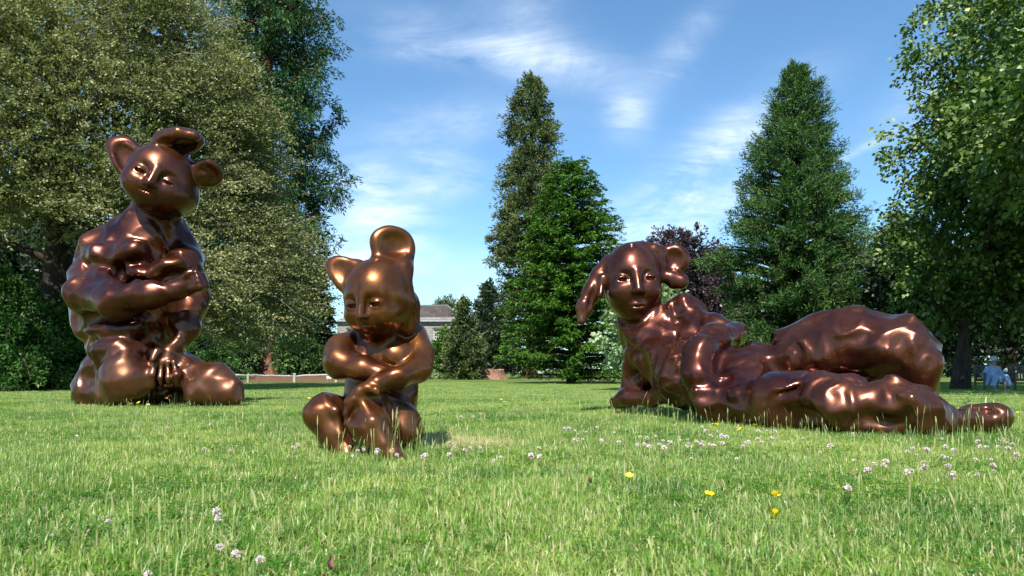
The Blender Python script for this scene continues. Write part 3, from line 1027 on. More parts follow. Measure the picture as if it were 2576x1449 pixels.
BARK_RED = bark('redwood_bark', (0.085, 0.035, 0.022), (0.30, 0.15, 0.095), 3.0, 9.0, 1.0)
BARK_GREY = bark('grey_bark', (0.05, 0.04, 0.032), (0.19, 0.165, 0.135), 5.0, 5.0)
BARK_DARK = bark('dark_bark', (0.03, 0.024, 0.018), (0.09, 0.07, 0.05), 5.0, 5.0)
TWIG_PALE = bark('pale_twig_bark', (0.16, 0.14, 0.11), (0.38, 0.35, 0.29), 4.0, 3.0, 0.3)

LEAF_OLIVE = leaf_mat('olive_leaves', (0.085, 0.118, 0.036), (0.235, 0.255, 0.105), (0.48, 0.445, 0.23), 0.3, 0.02, 0.5, 0.22)
LEAF_REDWOOD = leaf_mat('redwood_needles', (0.016, 0.050, 0.018), (0.042, 0.105, 0.032), (0.10, 0.175, 0.055), 0.18, 0.015, 0.55, 0.25)
LEAF_SEQ = leaf_mat('sequoia_needles', (0.030, 0.058, 0.018), (0.095, 0.135, 0.042), (0.22, 0.25, 0.09), 0.18, 0.015, 0.55, 0.25)
LEAF_FIR = leaf_mat('fir_needles', (0.022, 0.075, 0.010), (0.070, 0.175, 0.018), (0.19, 0.32, 0.040), 0.2, 0.02, 0.5, 0.4)
LEAF_CYPRESS = leaf_mat('cypress_sprays', (0.016, 0.056, 0.014), (0.058, 0.132, 0.030), (0.165, 0.26, 0.065), 0.2, 0.015, 0.5, 0.3)
LEAF_LIME = leaf_mat('broad_leaves', (0.028, 0.068, 0.011), (0.10, 0.18, 0.030), (0.34, 0.42, 0.12), 0.25, 0.03, 0.45, 0.4, 0.7)
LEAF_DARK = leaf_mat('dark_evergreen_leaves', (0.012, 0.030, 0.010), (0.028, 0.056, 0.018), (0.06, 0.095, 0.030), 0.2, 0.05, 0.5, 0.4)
LEAF_COPPER = leaf_mat('copper_beech_leaves', (0.025, 0.014, 0.017), (0.060, 0.034, 0.040), (0.14, 0.085, 0.092), 0.15, 0.04, 0.45, 0.3)
LEAF_FRESH = leaf_mat('fresh_green_leaves', (0.05, 0.12, 0.014), (0.10, 0.21, 0.025), (0.18, 0.30, 0.045), 0.35, 0.05, 0.45, 0.6)
LEAF_CREAM = leaf_mat('cream_edged_leaves', (0.10, 0.20, 0.06), (0.26, 0.38, 0.17), (0.55, 0.60, 0.42), 0.3, 0.05, 0.45, 1.2)
LEAF_HEMLOCK = leaf_mat('hemlock_sprays', (0.022, 0.080, 0.016), (0.065, 0.165, 0.034), (0.13, 0.26, 0.055), 0.25, 0.02, 0.5, 0.4)


def prof(pairs):
    z, r = np.array(pairs, float).T
    return lambda t: np.interp(t, z, r)


def trunk_path(h, r0, wob, rng, flare=1.5, n=14):
    t = np.linspace(0, 1, n)
    pts = np.stack([np.cumsum(rng.normal(0, wob, n)), np.cumsum(rng.normal(0, wob, n)), t * h], -1)
    pts[:, :2] -= pts[0, :2]
    rad = r0 * (1 - 0.93 * t) * (1 + (flare - 1) * np.exp(-t * h / (r0 * 2.2)))
    pts[0, 2] -= 0.1
    return pts, rad


def tree_root(name, label, cat, u, d, group=None):
    p = foot(u, d)
    return thing(name, label, cat, p, group), np.random.default_rng(int(u * 7 + d * 131) % 99991)


def tufted_conifer(name, label, u, d, h, profile, leaf, barkm, n_br, tuft, per, lsize, r0, rise=0.25, low=0.05, group=None,
                   lump=0.12, droop=0.25, gap=0.55, inner=0.35):
    """Conifer whose foliage hangs in rounded bunches along its limbs; profile(z) is its half width in metres at height z."""
    root, rng = tree_root(name, label, 'tree', u, d, group)
    tp, tr = trunk_path(h, r0, 0.02, rng, 1.6)
    paths = [(tp, tr)]
    C, A, S = [], [], []
    for i in range(n_br):
        z = h * (low + (0.985 - low) * ((i + rng.random()) / n_br) ** 0.92)
        az = i * 2.39996 + rng.normal(0, 0.35)
        L = profile(z) * rng.uniform(0.72, 1.05)
        L *= 1 + lump * 2 * vnoise(np.array([[math.cos(az) * 1.3 + u, math.sin(az) * 1.3, z / (0.11 * h)]]), 17)[0]
        if L < 0.05:
            continue
        base = np.array([np.interp(z, tp[:, 2], tp[:, 0]), np.interp(z, tp[:, 2], tp[:, 1]), z])
        dirn = np.array([math.cos(az), math.sin(az), 0])
        s = np.linspace(0, 1, 6)[:, None]
        pts = base + dirn * s * L + np.array([0, 0, 1.0]) * (rise * s - droop * s * s) * L
        if dirn[1] > 0.35 and rng.random() < 0.6:        # thinner on the far side
            continue
        paths.append((pts, np.interp(s[:, 0], [0, 1], [0.035 * L + 0.012, 0.008])))
        m = max(2, int(L / (tuft * gap)))
        for k in range(m):
            q = inner + (1 - inner) * (k + rng.random()) / m
            p = base + dirn * q * L + np.array([0, 0, (rise * q - droop * q * q) * L])
            side = np.array([-dirn[1], dirn[0], 0]) * rng.normal(0, 0.16 * L * (1.15 - q) + 0.25 * tuft)
            C.append(p + side + np.array([0, 0, rng.normal(-0.15, 0.3) * tuft]))
            A.append(dirn * 0.8 + side * 0.3 + np.array([0, 0, rise + rng.normal(0, 0.3)]))
            S.append(tuft * rng.uniform(0.65, 1.25) * (0.75 + 0.35 * min(1, L / 2)))
    C.append(np.array([tp[-1, 0], tp[-1, 1], h - tuft * 0.3])); A.append(np.array([0, 0, 1.0])); S.append(tuft * 0.7)
    V, t = tufts(np.array(C), np.array(A), np.array(S), per, rng, lsize[0], lsize[1])
    obj('crown', card_mesh('crown', V, leaf, t), root)
    tv, tq = tubes(paths, 5)
    obj('trunk', mesh_np('trunk', tv, tq, barkm, True), root)
    return root


def layered_conifer(name, label, u, d, h, profile, leaf, barkm, n_br, lsize, r0, twig=0.2, per=6, rise=0.12, droop=0.3, low=0.02, group=None, tips=1.0):
    """Fir: flat boughs in tiers, each a limb with side twigs set with needles."""
    root, rng = tree_root(name, label, 'tree', u, d, group)
    tp, tr = trunk_path(h, r0, 0.01, rng, 1.4)
    paths = [(tp, tr)]
    C, A, T = [], [], []
    for i in range(n_br):
        f = ((i + rng.random()) / n_br)
        z = h * (low + (0.97 - low) * f ** 0.9) + rng.normal(0, 0.12)
        az = i * 2.39996 + rng.normal(0, 0.3)
        L = profile(z) * rng.uniform(0.78, 1.10)
        if math.sin(az) > 0.35 and rng.random() < 0.6:
            continue
        base = np.array([np.interp(z, tp[:, 2], tp[:, 0]), np.interp(z, tp[:, 2], tp[:, 1]), z])
        dirn = np.array([math.cos(az), math.sin(az), 0])
        perp = np.array([-dirn[1], dirn[0], 0])
        up = rise + 0.9 * max(0, f - 0.75) * tips

        def bough(s):
            s = np.asarray(s)[..., None]
            return base + dirn * s * L + np.array([0, 0, 1.0]) * (up * s - droop * s * s + 0.16 * s ** 4) * L
        paths.append((bough(np.linspace(0, 1, 5)), np.linspace(0.02 * L + 0.008, 0.005, 5)))
        m = max(3, int(L / twig * 0.9))
        ss = 0.18 + 0.82 * (np.arange(m) + rng.random(m)) / m
        for sgn in (-1, 0, 1):
            P0 = bough(ss)
            l = (0.22 * L * (1.25 - ss) + 0.12) * rng.uniform(0.7, 1.2, m) * (0.6 if sgn == 0 else 1)
            dd = unit(dirn * 0.75 + perp * sgn * 0.75 + np.array([0, 0, -0.12]) + rng.normal(0, 0.12, (m, 3)))
            tt = rng.random((m, per, 1))
            c = P0[:, None] + dd[:, None] * l[:, None, None] * tt + rng.normal(0, 0.03, (m, per, 3)) + rng.normal(0, 0.07, (m, 1, 3)) + np.array([0, 0, -0.10]) * tt * l[:, None, None]
            C.append(c.reshape(-1, 3))
            A.append((dd[:, None] + rng.normal(0, 0.35, (m, per, 3))).reshape(-1, 3))
            T.append(np.clip(0.30 + 0.45 * tt[..., 0] * ss[:, None] + rng.normal(0, 0.13, (m, per)) + rng.normal(0, 0.08), 0, 1).ravel())
    # leader
    m = 60
    zz = h * (0.9 + 0.1 * rng.random(m))
    C.append(np.stack([rng.normal(0, 0.05, m) + tp[-1, 0], rng.normal(0, 0.05, m) + tp[-1, 1], zz], -1))
    A.append(np.stack([rng.normal(0, 0.6, m), rng.normal(0, 0.6, m), np.ones(m)], -1))
    T.append(rng.uniform(0.3, 0.9, m))
    C, A, T = np.concatenate(C), np.concatenate(A), np.concatenate(T)
    V = cards(C, A, lsize[0] * rng.uniform(0.7, 1.35, len(C)), lsize[1], rng, 0.55, (0, 0, 1))
    obj('crown', card_mesh('crown', V, leaf, T), root)
    tv, tq = tubes(paths, 4)
    obj('trunk', mesh_np('trunk', tv, tq, barkm, True), root)
    return root


def leafy(name, label, cat, u, d, lobes, leaf, barkm, n_clump, clump, per, lsize, r0=0.2, stems=None, group=None, shell=0.55, droop=0.3,
          cut=None, limbs=14, trunk=True, core=0):
    """Broad-leaved crown: bunches of leaves over and inside a few rounded lobes (x, y, z, rx, ry, rz relative to the foot)."""
    root, rng = tree_root(name, label, cat, u, d, group)
    lobes = np.array(lobes, float)
    vol = (lobes[:, 3] * lobes[:, 5] + lobes[:, 3] * lobes[:, 4])
    pick = rng.choice(len(lobes), n_clump, p=vol / vol.sum())
    dirs = unit(rng.normal(size=(n_clump, 3)))
    rr = shell + (1 - shell) * rng.random(n_clump) ** 0.6
    # uneven outline: the lobes swell and sink with direction
    wav = 1 + 0.16 * vnoise(dirs * 2.3 + pick[:, None] * 7.1, 5) + 0.10 * vnoise(dirs * 5.5 + pick[:, None] * 3.3, 9)
    c = lobes[pick, :3] + dirs * lobes[pick, 3:] * (rr * wav)[:, None]
    if cut is not None:
        ok = cut(c + np.array(root.location))
        c, dirs = c[ok], dirs[ok]
    ok = c[:, 2] > 0.03
    c, dirs = c[ok], dirs[ok]
    ax = dirs * 0.8 + np.array([0, 0, -droop])
    V, t = tufts(c, ax, clump * rng.uniform(0.6, 1.3, len(c)), per, rng, lsize[0], lsize[1], 0.85, 0.5)
    V[:, 2] = np.maximum(V[:, 2], 0.01)
    if core:
        pk = rng.choice(len(lobes), core, p=vol / vol.sum())
        cc = lobes[pk, :3] + unit(rng.normal(size=(core, 3))) * lobes[pk, 3:] * 0.72 * rng.random((core, 1)) ** 0.5
        if cut is not None:
            cc = cc[cut(cc + np.array(root.location) - np.array([0, 0, 0.5]))]
        cc = cc[cc[:, 2] > 0.5]
        V = np.concatenate([V, cards(cc, rng.normal(size=cc.shape), lsize[0] * 2.4, lsize[1] * 2.4, rng)])
        t = np.concatenate([t, rng.uniform(0.1, 0.6, len(cc))])
    obj('crown', card_mesh('crown', V, leaf, t), root)
    if trunk:
        top = lobes[np.argmax(lobes[:, 2] + lobes[:, 5] * 0.3), :3]
        paths = []
        for sx, sy, r in (stems or [(0, 0, r0)]):
            s = np.linspace(0, 1, 8)[:, None]
            a, b = np.array([sx, sy, -0.1]), top * np.array([0.8, 0.8, 0.95]) + np.array([sx, sy, 0]) * 0.5
            pts = a + (b - a) * np.concatenate([s * 0.15 + 0.85 * s ** 1.6, s * 0.15 + 0.85 * s ** 1.6, s], 1)
            paths.append((pts, np.interp(s[:, 0], [0, 0.08, 1], [r * 1.5, r, r * 0.25])))
        for i in rng.choice(len(c), min(limbs, len(c)), replace=False):
            e = c[i]
            z = min(e[2] * rng.uniform(0.45, 0.8), top[2] * 0.9)
            s = np.linspace(0, 1, 6)[:, None]
            p0 = np.array([top[0] * 0.6 * z / top[2], top[1] * 0.6 * z / top[2], z])
            pts = p0 + (e - p0) * s + np.array([0, 0, 0.12]) * np.sin(s * math.pi) * np.linalg.norm(e - p0)
            paths.append((pts, np.interp(s[:, 0], [0, 1], [r0 * 0.35, 0.012])))
        tv, tq = tubes(paths, 5)
        obj('trunk', mesh_np('trunk', tv, tq, barkm, True), root)
    return root


# --- far woods that close the view
def woods(x0, x1, y0, y1, h0, h1, n):
    rng = np.random.default_rng(int(abs(x0) * 3 + y0))
    C, S = [], []
    for i in range(n):
        x, y = rng.uniform(x0, x1), rng.uniform(y0, y1)
        hh, w = rng.uniform(h0, h1), rng.uniform(2.5, 4.5)
        for k in range(26):
            d = unit(rng.normal(size=3))
            C.append([x + d[0] * w, y + d[1] * w, max(0.3, hh * 0.5 + d[2] * hh * 0.5)])
            S.append(rng.uniform(0.8, 1.5))
    C = np.array(C)
    V, t = tufts(C, unit(rng.normal(size=C.shape)), np.array(S), 16, rng, 1.0, 0.6, 0.9, 0.5)
    o = obj('far_woods', card_mesh('far_woods', V, LEAF_DARK, t))
    tag(o, None, None, None, 'stuff')
    return o


woods(-95, -44, 92, 125, 7, 13, 38)
woods(24, 110, 88, 125, 7, 13, 50)
woods(-75, 75, -66, -40, 13, 21, 46)      # unseen tree belt behind the camera, added to darken the bronzes' reflections

# --- the big olive-leaved tree on the left: fine leaves on flat, drooping sprays
def olive_tree():
    root, rng = tree_root('olive_leaved_tree', 'huge spreading tree with fine olive leaves and pale twigs behind the kneeling figure', 'tree', 150, 27.0)
    rp = prof([(0.8, 7.2), (2, 8.7), (3.2, 9.2), (6.4, 8.7), (9.3, 8.0), (13.8, 7.1), (16, 6.2), (18.5, 4.0), (20.5, 0.5)])
    n = 30000
    z = np.where(rng.random(n) < 0.9, rng.uniform(0.9, 14.6, n), rng.uniform(14.6, 20.3, n))
    az = rng.uniform(math.pi * 1.05, math.pi * 2.12, n)          # the side turned to the lawn
    lump = 1 + 0.10 * vnoise(np.stack([np.cos(az) * 2.2, np.sin(az) * 2.2, z * 0.35], -1), 3) + 0.06 * vnoise(np.stack([np.cos(az) * 6, np.sin(az) * 6, z * 0.9], -1), 8)
    q = np.where(rng.random(n) < 0.72, rng.uniform(0.86, 1.05, n), rng.uniform(0.6, 0.9, n))
    r = rp(z) * lump * q
    c = np.stack([np.cos(az) * r, np.sin(az) * r * 0.82, z], -1)
    c += np.array([-0.6, 0, 0])
    w = c + np.array(root.location)
    # open hollow under the boughs on the left, where trunk and limbs show
    hollow = (w[:, 0] < -12.2) & (z < 4.6 + 0.5 * np.sin(w[:, 0] * 1.3) + 0.16 * (-12.2 - w[:, 0])) & (c[:, 1] < 3)
    low_right = (w[:, 0] > -12.2) & (z < 1.9 + 0.4 * np.sin(w[:, 0] * 2.0))
    seen = (np.abs(w[:, 0]) < 0.80 * w[:, 1] + 0.6) & (w[:, 2] < 0.47 + 0.58 * w[:, 1])
    ok = ~(hollow | low_right) & (seen | (rng.random(n) < 0.10))
    # feathered layers with dark gaps between them
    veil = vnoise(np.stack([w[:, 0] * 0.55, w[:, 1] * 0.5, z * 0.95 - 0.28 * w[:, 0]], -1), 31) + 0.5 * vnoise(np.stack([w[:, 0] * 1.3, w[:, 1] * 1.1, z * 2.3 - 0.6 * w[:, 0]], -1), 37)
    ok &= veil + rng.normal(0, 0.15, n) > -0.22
    ok &= np.cumsum(ok) <= 6700
    tone = veil[ok]
    c, az, z = c[ok], az[ok], z[ok]
    m = len(c)
    out = np.stack([np.cos(az), np.sin(az) * 0.9, rng.normal(0.10, 0.22, m)], -1)
    out = unit(out + np.array([0.25, 0, 0.12]) + rng.normal(0, 0.30, (m, 3)))
    side = unit(np.cross(out, np.array([0, 0, 1.0]) + rng.normal(0, 0.3, (m, 3))))
    L = rng.uniform(0.8, 1.9, m)
    per = 34
    s = rng.random((m, per))
    lat = rng.normal(0, 1, (m, per)) * (0.15 * (1.1 - s))
    p = c[:, None] + out[:, None] * (s * L[:, None])[..., None] + side[:, None] * (lat * L[:, None])[..., None] + rng.normal(0, 0.05, (m, per, 3))
    p[..., 2] -= 0.26 * s * s * L[:, None]
    d = out[:, None] * 0.6 + side[:, None] * np.sign(lat)[..., None] * 0.4 + rng.normal(0, 0.35, (m, per, 3))
    V = cards(p.reshape(-1, 3), d.reshape(-1, 3), 0.108 * rng.uniform(0.6, 1.3, m * per), 0.063, rng, 0.35, (0, 0, 1))
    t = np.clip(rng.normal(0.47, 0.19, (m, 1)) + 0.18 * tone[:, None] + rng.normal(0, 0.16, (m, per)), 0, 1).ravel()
    # coarser foliage deep inside
    ni = 11000
    zi = rng.uniform(1.5, 16, ni)
    ai = rng.uniform(math.pi * 1.0, math.pi * 2.15, ni)
    ri = rp(zi) * rng.uniform(0.5, 0.82, ni)
    ci = np.stack([np.cos(ai) * ri - 0.6, np.sin(ai) * ri * 0.82, zi], -1)
    wi = ci + np.array(root.location)
    ki = ~((wi[:, 0] < -11.0) & (zi < 6.2)) & (zi > 2.4)
    ci = ci[ki]
    Vi = cards(ci, rng.normal(size=ci.shape), 0.40, 0.22, rng)
    V = np.concatenate([V, Vi])
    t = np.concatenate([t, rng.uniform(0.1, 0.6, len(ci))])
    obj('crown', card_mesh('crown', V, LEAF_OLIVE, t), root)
    # pale twigs down the middle of the sprays
    pick = rng.choice(m, min(m, 1700), replace=False)
    st = np.linspace(-0.7, 0.55, 5)[:, None]
    tw = []
    for i in pick:
        pts = c[i] + out[i] * st * L[i] * 1.2 + np.array([0, 0, -0.22]) * np.clip(st, 0, 1) ** 2 * L[i] + rng.normal(0, 0.05, (5, 3))
        tw.append((pts, np.linspace(0.026, 0.010, 5)))
    tv, tq = tubes(tw, 3)
    obj('twigs', mesh_np('twigs', tv, tq, TWIG_PALE, True), root)
    # trunk and boughs
    tp, tr = trunk_path(17.5, 0.75, 0.05, rng, 1.7)
    paths = [(tp, tr)]
    for i in range(46):
        z0 = rng.uniform(1.6, 13)
        a = rng.uniform(math.pi * 0.85, math.pi * 2.15)
        R = rp(z0 + 1) * rng.uniform(0.75, 0.97)
        s = np.linspace(0, 1, 9)[:, None]
        b = np.array([np.interp(z0, tp[:, 2], tp[:, 0]), np.interp(z0, tp[:, 2], tp[:, 1]), z0])
        pts = b + np.array([math.cos(a), math.sin(a) * 0.8, 0]) * s * R + np.array([0, 0, 1.0]) * (1.6 * np.sin(s * 2.2) - 0.9 * s * s)
        pts += rng.normal(0, 0.06, pts.shape) * s
        paths.append((pts, np.interp(s[:, 0], [0, 0.5, 1], [rng.uniform(0.12, 0.2), 0.06, 0.015])))
        for k in range(4):
            q0 = rng.uniform(0.35, 0.9)
            p0 = b + np.array([math.cos(a), math.sin(a) * 0.8, 0]) * q0 * R + np.array([0, 0, 1.6 * math.sin(q0 * 2.2) - 0.9 * q0 * q0])
            dd = unit(np.array([math.cos(a), math.sin(a), 0]) + rng.normal(0, 0.7, 3) + np.array([0, 0, -0.2]))
            ln = rng.uniform(0.8, 2.2)
            paths.append((p0 + dd * np.linspace(0, 1, 5)[:, None] * ln, np.linspace(0.035, 0.008, 5)))
    tv, tq = tubes(paths, 5)
    obj('trunk', mesh_np('trunk', tv, tq, BARK_DARK, True), root)


olive_tree()

# --- giant redwood with its buttressed foot
def redwood():
    root, rng = tree_root('giant_redwood', 'giant redwood with a flared red trunk, taller than the picture, right of the olive tree', 'tree', 672, 60.0)
    h = 40.0
    tp, tr = trunk_path(h, 1.05, 0.012, rng, 1.0, 30)
    zz = tp[:, 2]
    tr = np.interp(zz, [0, 0.6, 1.6, 3, 6, 12, 25, 40], [2.1, 1.55, 1.15, 0.95, 0.84, 0.74, 0.5, 0.06])
    nseg = 36
    ang = np.arange(nseg) * 2 * math.pi / nseg
    rad = tr[:, None] * (1 + (0.16 * np.sin(ang * 5 + 0.6) + 0.07 * np.sin(ang * 11))[None, :] * np.exp(-zz / 4.0)[:, None]
                         + 0.035 * np.sin(ang * 13 + 2)[None, :])
    ring = np.stack([tp[:, 0:1] + rad * np.cos(ang), tp[:, 1:2] + rad * np.sin(ang), np.repeat(zz[:, None], nseg, 1)], -1)
    i, j = np.meshgrid(np.arange(len(zz) - 1), np.arange(nseg), indexing='ij')
    p = i * nseg + j
    q = i * nseg + (j + 1) % nseg
    obj('trunk', mesh_np('trunk', ring.reshape(-1, 3), np.stack([p, q, q + nseg, p + nseg], -1).reshape(-1, 4), BARK_RED, True), root)
    rp = prof([(2.5, 2.5), (5, 3.8), (9, 5.4), (13, 6.8), (18, 7.2), (23, 7.4), (28, 6.6), (33, 5.8), (37, 3.4), (40, 0.4)])
    C, A, S, paths = [], [], [], []
    nb = 300
    for i in range(nb):
        z = 3.0 + 36.5 * (i + rng.random()) / nb
        az = i * 2.39996 + rng.normal(0, 0.4)
        L = rp(z) * rng.uniform(0.6, 1.05)
        dirn = np.array([math.cos(az), math.sin(az), 0])
        s = np.linspace(0, 1, 8)[:, None]
        dz = -0.55 if z < 20 else -0.25
        pts = np.array([0, 0, z]) + dirn * s * L + np.array([0, 0, 1.0]) * (dz * s + 0.38 * s ** 3) * L * 0.8
        paths.append((pts, np.interp(s[:, 0], [0, 1], [0.10, 0.015])))
        m = max(3, int(L / 0.62))
        for k in range(m):
            q = 0.28 + 0.74 * (k + rng.random()) / m
            pp = np.array([0, 0, z]) + dirn * q * L + np.array([0, 0, (dz * q + 0.38 * q ** 3) * L * 0.8])
            side = np.array([-dirn[1], dirn[0], 0]) * rng.normal(0, 0.6)
            C.append(pp + side + np.array([0, 0, rng.normal(-0.35, 0.5)]))
            A.append(dirn * 0.5 + side * 0.3 + np.array([0, 0, -0.5 + rng.normal(0, 0.4)]))
            S.append(rng.uniform(0.55, 1.15))
    V, t = tufts(np.array(C), np.array(A), np.array(S), 44, rng, 0.40, 0.12, 0.75, 0.5)
    obj('crown', card_mesh('crown', V, LEAF_REDWOOD, t), root)
    tv, tq = tubes(paths, 5)
    obj('limbs', mesh_np('limbs', tv, tq, BARK_RED, True), root)


redwood()

# --- conifers across the middle
SEQ = prof([(0.3, 3.0), (4, 4.4), (8, 5.0), (12, 5.4), (16, 4.9), (19, 4.2), (22, 3.6), (26, 2.9), (29, 2.5), (31, 2.1), (32.6, 1.3), (34.0, 0.3)])
tufted_conifer('tall_sequoia', 'tall slender sequoia with olive bunched foliage rising highest in mid picture', 1336, 75.0, 33.6, SEQ, LEAF_SEQ, BARK_RED,
               440, 0.70, 40, (0.38, 0.13), 0.62, rise=0.05, droop=0.35, low=0.03, gap=0.95, inner=0.4, lump=0.28)
FIR = prof([(0.1, 4.1), (1.5, 4.2), (4, 3.9), (7, 3.3), (9.5, 2.65), (11.5, 1.7), (12.8, 0.85), (13.7, 0.2)])
layered_conifer('green_fir', 'bright green fir with layered boughs down to the grass, in front of the tall sequoia', 1436, 40.0, 13.3, FIR, LEAF_FIR, BARK_DARK,
                520, (0.25, 0.062), 0.22, twig=0.22, per=6, rise=0.2)
BIG = prof([(0.2, 4.6), (3, 5.2), (6, 5.1), (9, 4.2), (12, 3.1), (15, 2.3), (17.5, 1.5), (19, 0.7), (19.9, 0.15)])
tufted_conifer('pyramid_cypress', 'large pyramidal dark green conifer with pointed top behind the reclining figure', 1996, 42.0, 19.6, BIG, LEAF_CYPRESS, BARK_DARK,
               700, 0.46, 36, (0.27, 0.055), 0.4, rise=0.5, droop=0.30, low=0.01, gap=1.2, inner=0.5)
SMALLC = prof([(0.2, 2.6), (3, 2.5), (6, 1.9), (9, 1.1), (11, 0.5), (12.2, 0.1)])
tufted_conifer('dark_conifer', 'dark narrow conifer showing beside the broad-leaved tree at the edge of the lawn', 2262, 48.0, 11.9, SMALLC, LEAF_DARK, BARK_DARK,
               220, 0.5, 30, (0.28, 0.12), 0.25, rise=0.4, low=0.02, gap=0.8)
YEW = prof([(0.1, 2.2), (2.5, 2.6), (6, 2.1), (9, 1.3), (11.5, 0.3)])
tufted_conifer('dark_yew', 'dark ragged yew rising between the red stump and the stone building', 1228, 72.0, 10.2, prof([(0.1, 3.0), (3, 3.1), (6, 2.3), (8.5, 1.2), (10.2, 0.2)]),
               LEAF_DARK, BARK_DARK, 190, 0.55, 32, (0.34, 0.14), 0.3, rise=0.55, low=0.02, gap=0.75, inner=0.2)
tufted_conifer('grey_green_cypress', 'grey-green cypress with drooping sprays in front of the dark yew', 1166, 62.0, 7.4, prof([(0.1, 1.5), (2, 2.2), (4, 1.9), (6, 1.0), (7.5, 0.2)]),
               LEAF_SEQ, BARK_GREY, 170, 0.48, 34, (0.28, 0.12), 0.25, rise=0.1, droop=0.5, low=0.02, gap=0.75, inner=0.3)
tufted_conifer('hanging_yew', 'very dark evergreen with hanging branches at the right foot of the redwood', 796, 66.0, 11.6,
               prof([(0.2, 1.9), (3, 2.1), (6, 1.8), (9, 1.3), (11.6, 0.3)]), LEAF_DARK, BARK_DARK, 210, 0.55, 32, (0.34, 0.14), 0.3, rise=-0.05, droop=0.55, low=0.02, gap=0.75, inner=0.2)
tufted_conifer('weeping_hemlock', 'mid green shrubby conifer in the shade below the olive tree, at the picture edge', 30, 24.6, 4.4,
               prof([(0.1, 2.2), (1.2, 2.5), (3.0, 1.9), (4.4, 0.5)]), LEAF_HEMLOCK, BARK_DARK, 190, 0.36, 36, (0.19, 0.06), 0.14, rise=0.1, droop=0.5, low=0.02, gap=0.75)
tufted_conifer('feathery_cypress', 'feathery bright green conifer behind the kneeling figure and the fence', 520, 46.0, 5.6,
               prof([(0.1, 2.3), (1.5, 2.4), (3.5, 1.7), (5.6, 0.3)]), LEAF_HEMLOCK, BARK_DARK, 170, 0.40, 36, (0.22, 0.08), 0.16, rise=0.25, droop=0.45, low=0.02, gap=0.75)
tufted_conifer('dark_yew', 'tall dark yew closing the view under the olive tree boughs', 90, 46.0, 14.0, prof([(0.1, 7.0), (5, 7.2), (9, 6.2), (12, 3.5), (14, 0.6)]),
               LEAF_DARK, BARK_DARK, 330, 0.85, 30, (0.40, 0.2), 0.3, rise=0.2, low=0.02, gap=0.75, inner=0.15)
tufted_conifer('weeping_hemlock', 'mid green shrubby conifer in the shade below the olive tree, partly behind the kneeling figure', 205, 26.0, 4.0,
               prof([(0.1, 1.8), (1.2, 2.1), (2.6, 1.6), (4.0, 0.4)]), LEAF_HEMLOCK, BARK_DARK, 130, 0.34, 36, (0.17, 0.05), 0.12, rise=0.1, droop=0.5, low=0.02, gap=0.8)
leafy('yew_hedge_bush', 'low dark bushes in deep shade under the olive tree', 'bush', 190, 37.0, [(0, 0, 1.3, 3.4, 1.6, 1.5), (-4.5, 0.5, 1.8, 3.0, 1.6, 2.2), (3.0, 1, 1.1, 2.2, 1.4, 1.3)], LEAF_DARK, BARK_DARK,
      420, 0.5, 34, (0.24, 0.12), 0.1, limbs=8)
leafy('laurel_bush', 'dark green bush at the foot of the redwood beside its trunk', 'bush', 745, 57.0, [(0, 0, 1.9, 1.9, 1.3, 2.0), (1.5, 0.5, 1.4, 1.5, 1.2, 1.6)], LEAF_CYPRESS, BARK_DARK,
      260, 0.5, 34, (0.3, 0.14), 0.1, limbs=6)
leafy('laurel_bush', 'dark green bush screening the left side of the redwood foot', 'bush', 606, 57.5, [(0, 0, 1.9, 1.3, 1.2, 2.0)], LEAF_CYPRESS, BARK_DARK,
      160, 0.5, 34, (0.3, 0.14), 0.1, limbs=6)
leafy('climber_bush', 'fresh green climbing shrub against the stone building', 'bush', 1108, 80.0, [(0, 0, 2.4, 1.2, 0.9, 2.4), (0.6, 0, 4.6, 0.7, 0.6, 1.2)], LEAF_FRESH, BARK_GREY,
      150, 0.5, 34, (0.34, 0.24), 0.08, limbs=6)
# --- copper beech, its green neighbour, small cream-edged maple
leafy('copper_beech', 'rounded copper beech with dark purple leaves beyond the lawn', 'tree', 1712, 80.0,
      [(0, 0, 11.2, 5.9, 4.5, 6.8), (-3.6, 0.5, 9.0, 3.8, 3, 5.4), (3.6, 0.3, 9.4, 3.8, 3, 6.0), (0.5, -1, 5, 5.8, 4, 4.8)], LEAF_COPPER, BARK_GREY, 950, 0.75, 40, (0.36, 0.22), 0.45, shell=0.6, core=1500)
leafy('green_roundtree', 'pale green rounded treetop just showing behind the copper beech', 'tree', 1800, 96.0, [(0, 0, 13.5, 2.6, 2.5, 5.5), (0.5, 0, 8, 3, 2.6, 6)], LEAF_FRESH, BARK_GREY,
      240, 0.8, 34, (0.42, 0.26), 0.3)
leafy('field_tree', 'low feathery green treetop peeping over the roof of the stone building', 'tree', 1128, 122.0, [(0, 0, 10.0, 2.9, 2.6, 4.4)], LEAF_SEQ, BARK_GREY, 130, 0.8, 30, (0.42, 0.24), 0.3)
leafy('variegated_maple', 'small maple with cream-edged pale leaves behind the reclining figure', 'tree', 1610, 24.0,
      [(0.1, 0, 2.9, 1.35, 1.1, 1.55), (-0.8, -0.2, 1.6, 0.85, 0.7, 0.8), (0.1, 0, 4.2, 0.35, 0.3, 0.7), (0.9, 0, 2.4, 0.9, 0.7, 0.9)], LEAF_CREAM, BARK_GREY, 240, 0.24, 24, (0.16, 0.12), 0.07, droop=0.5)


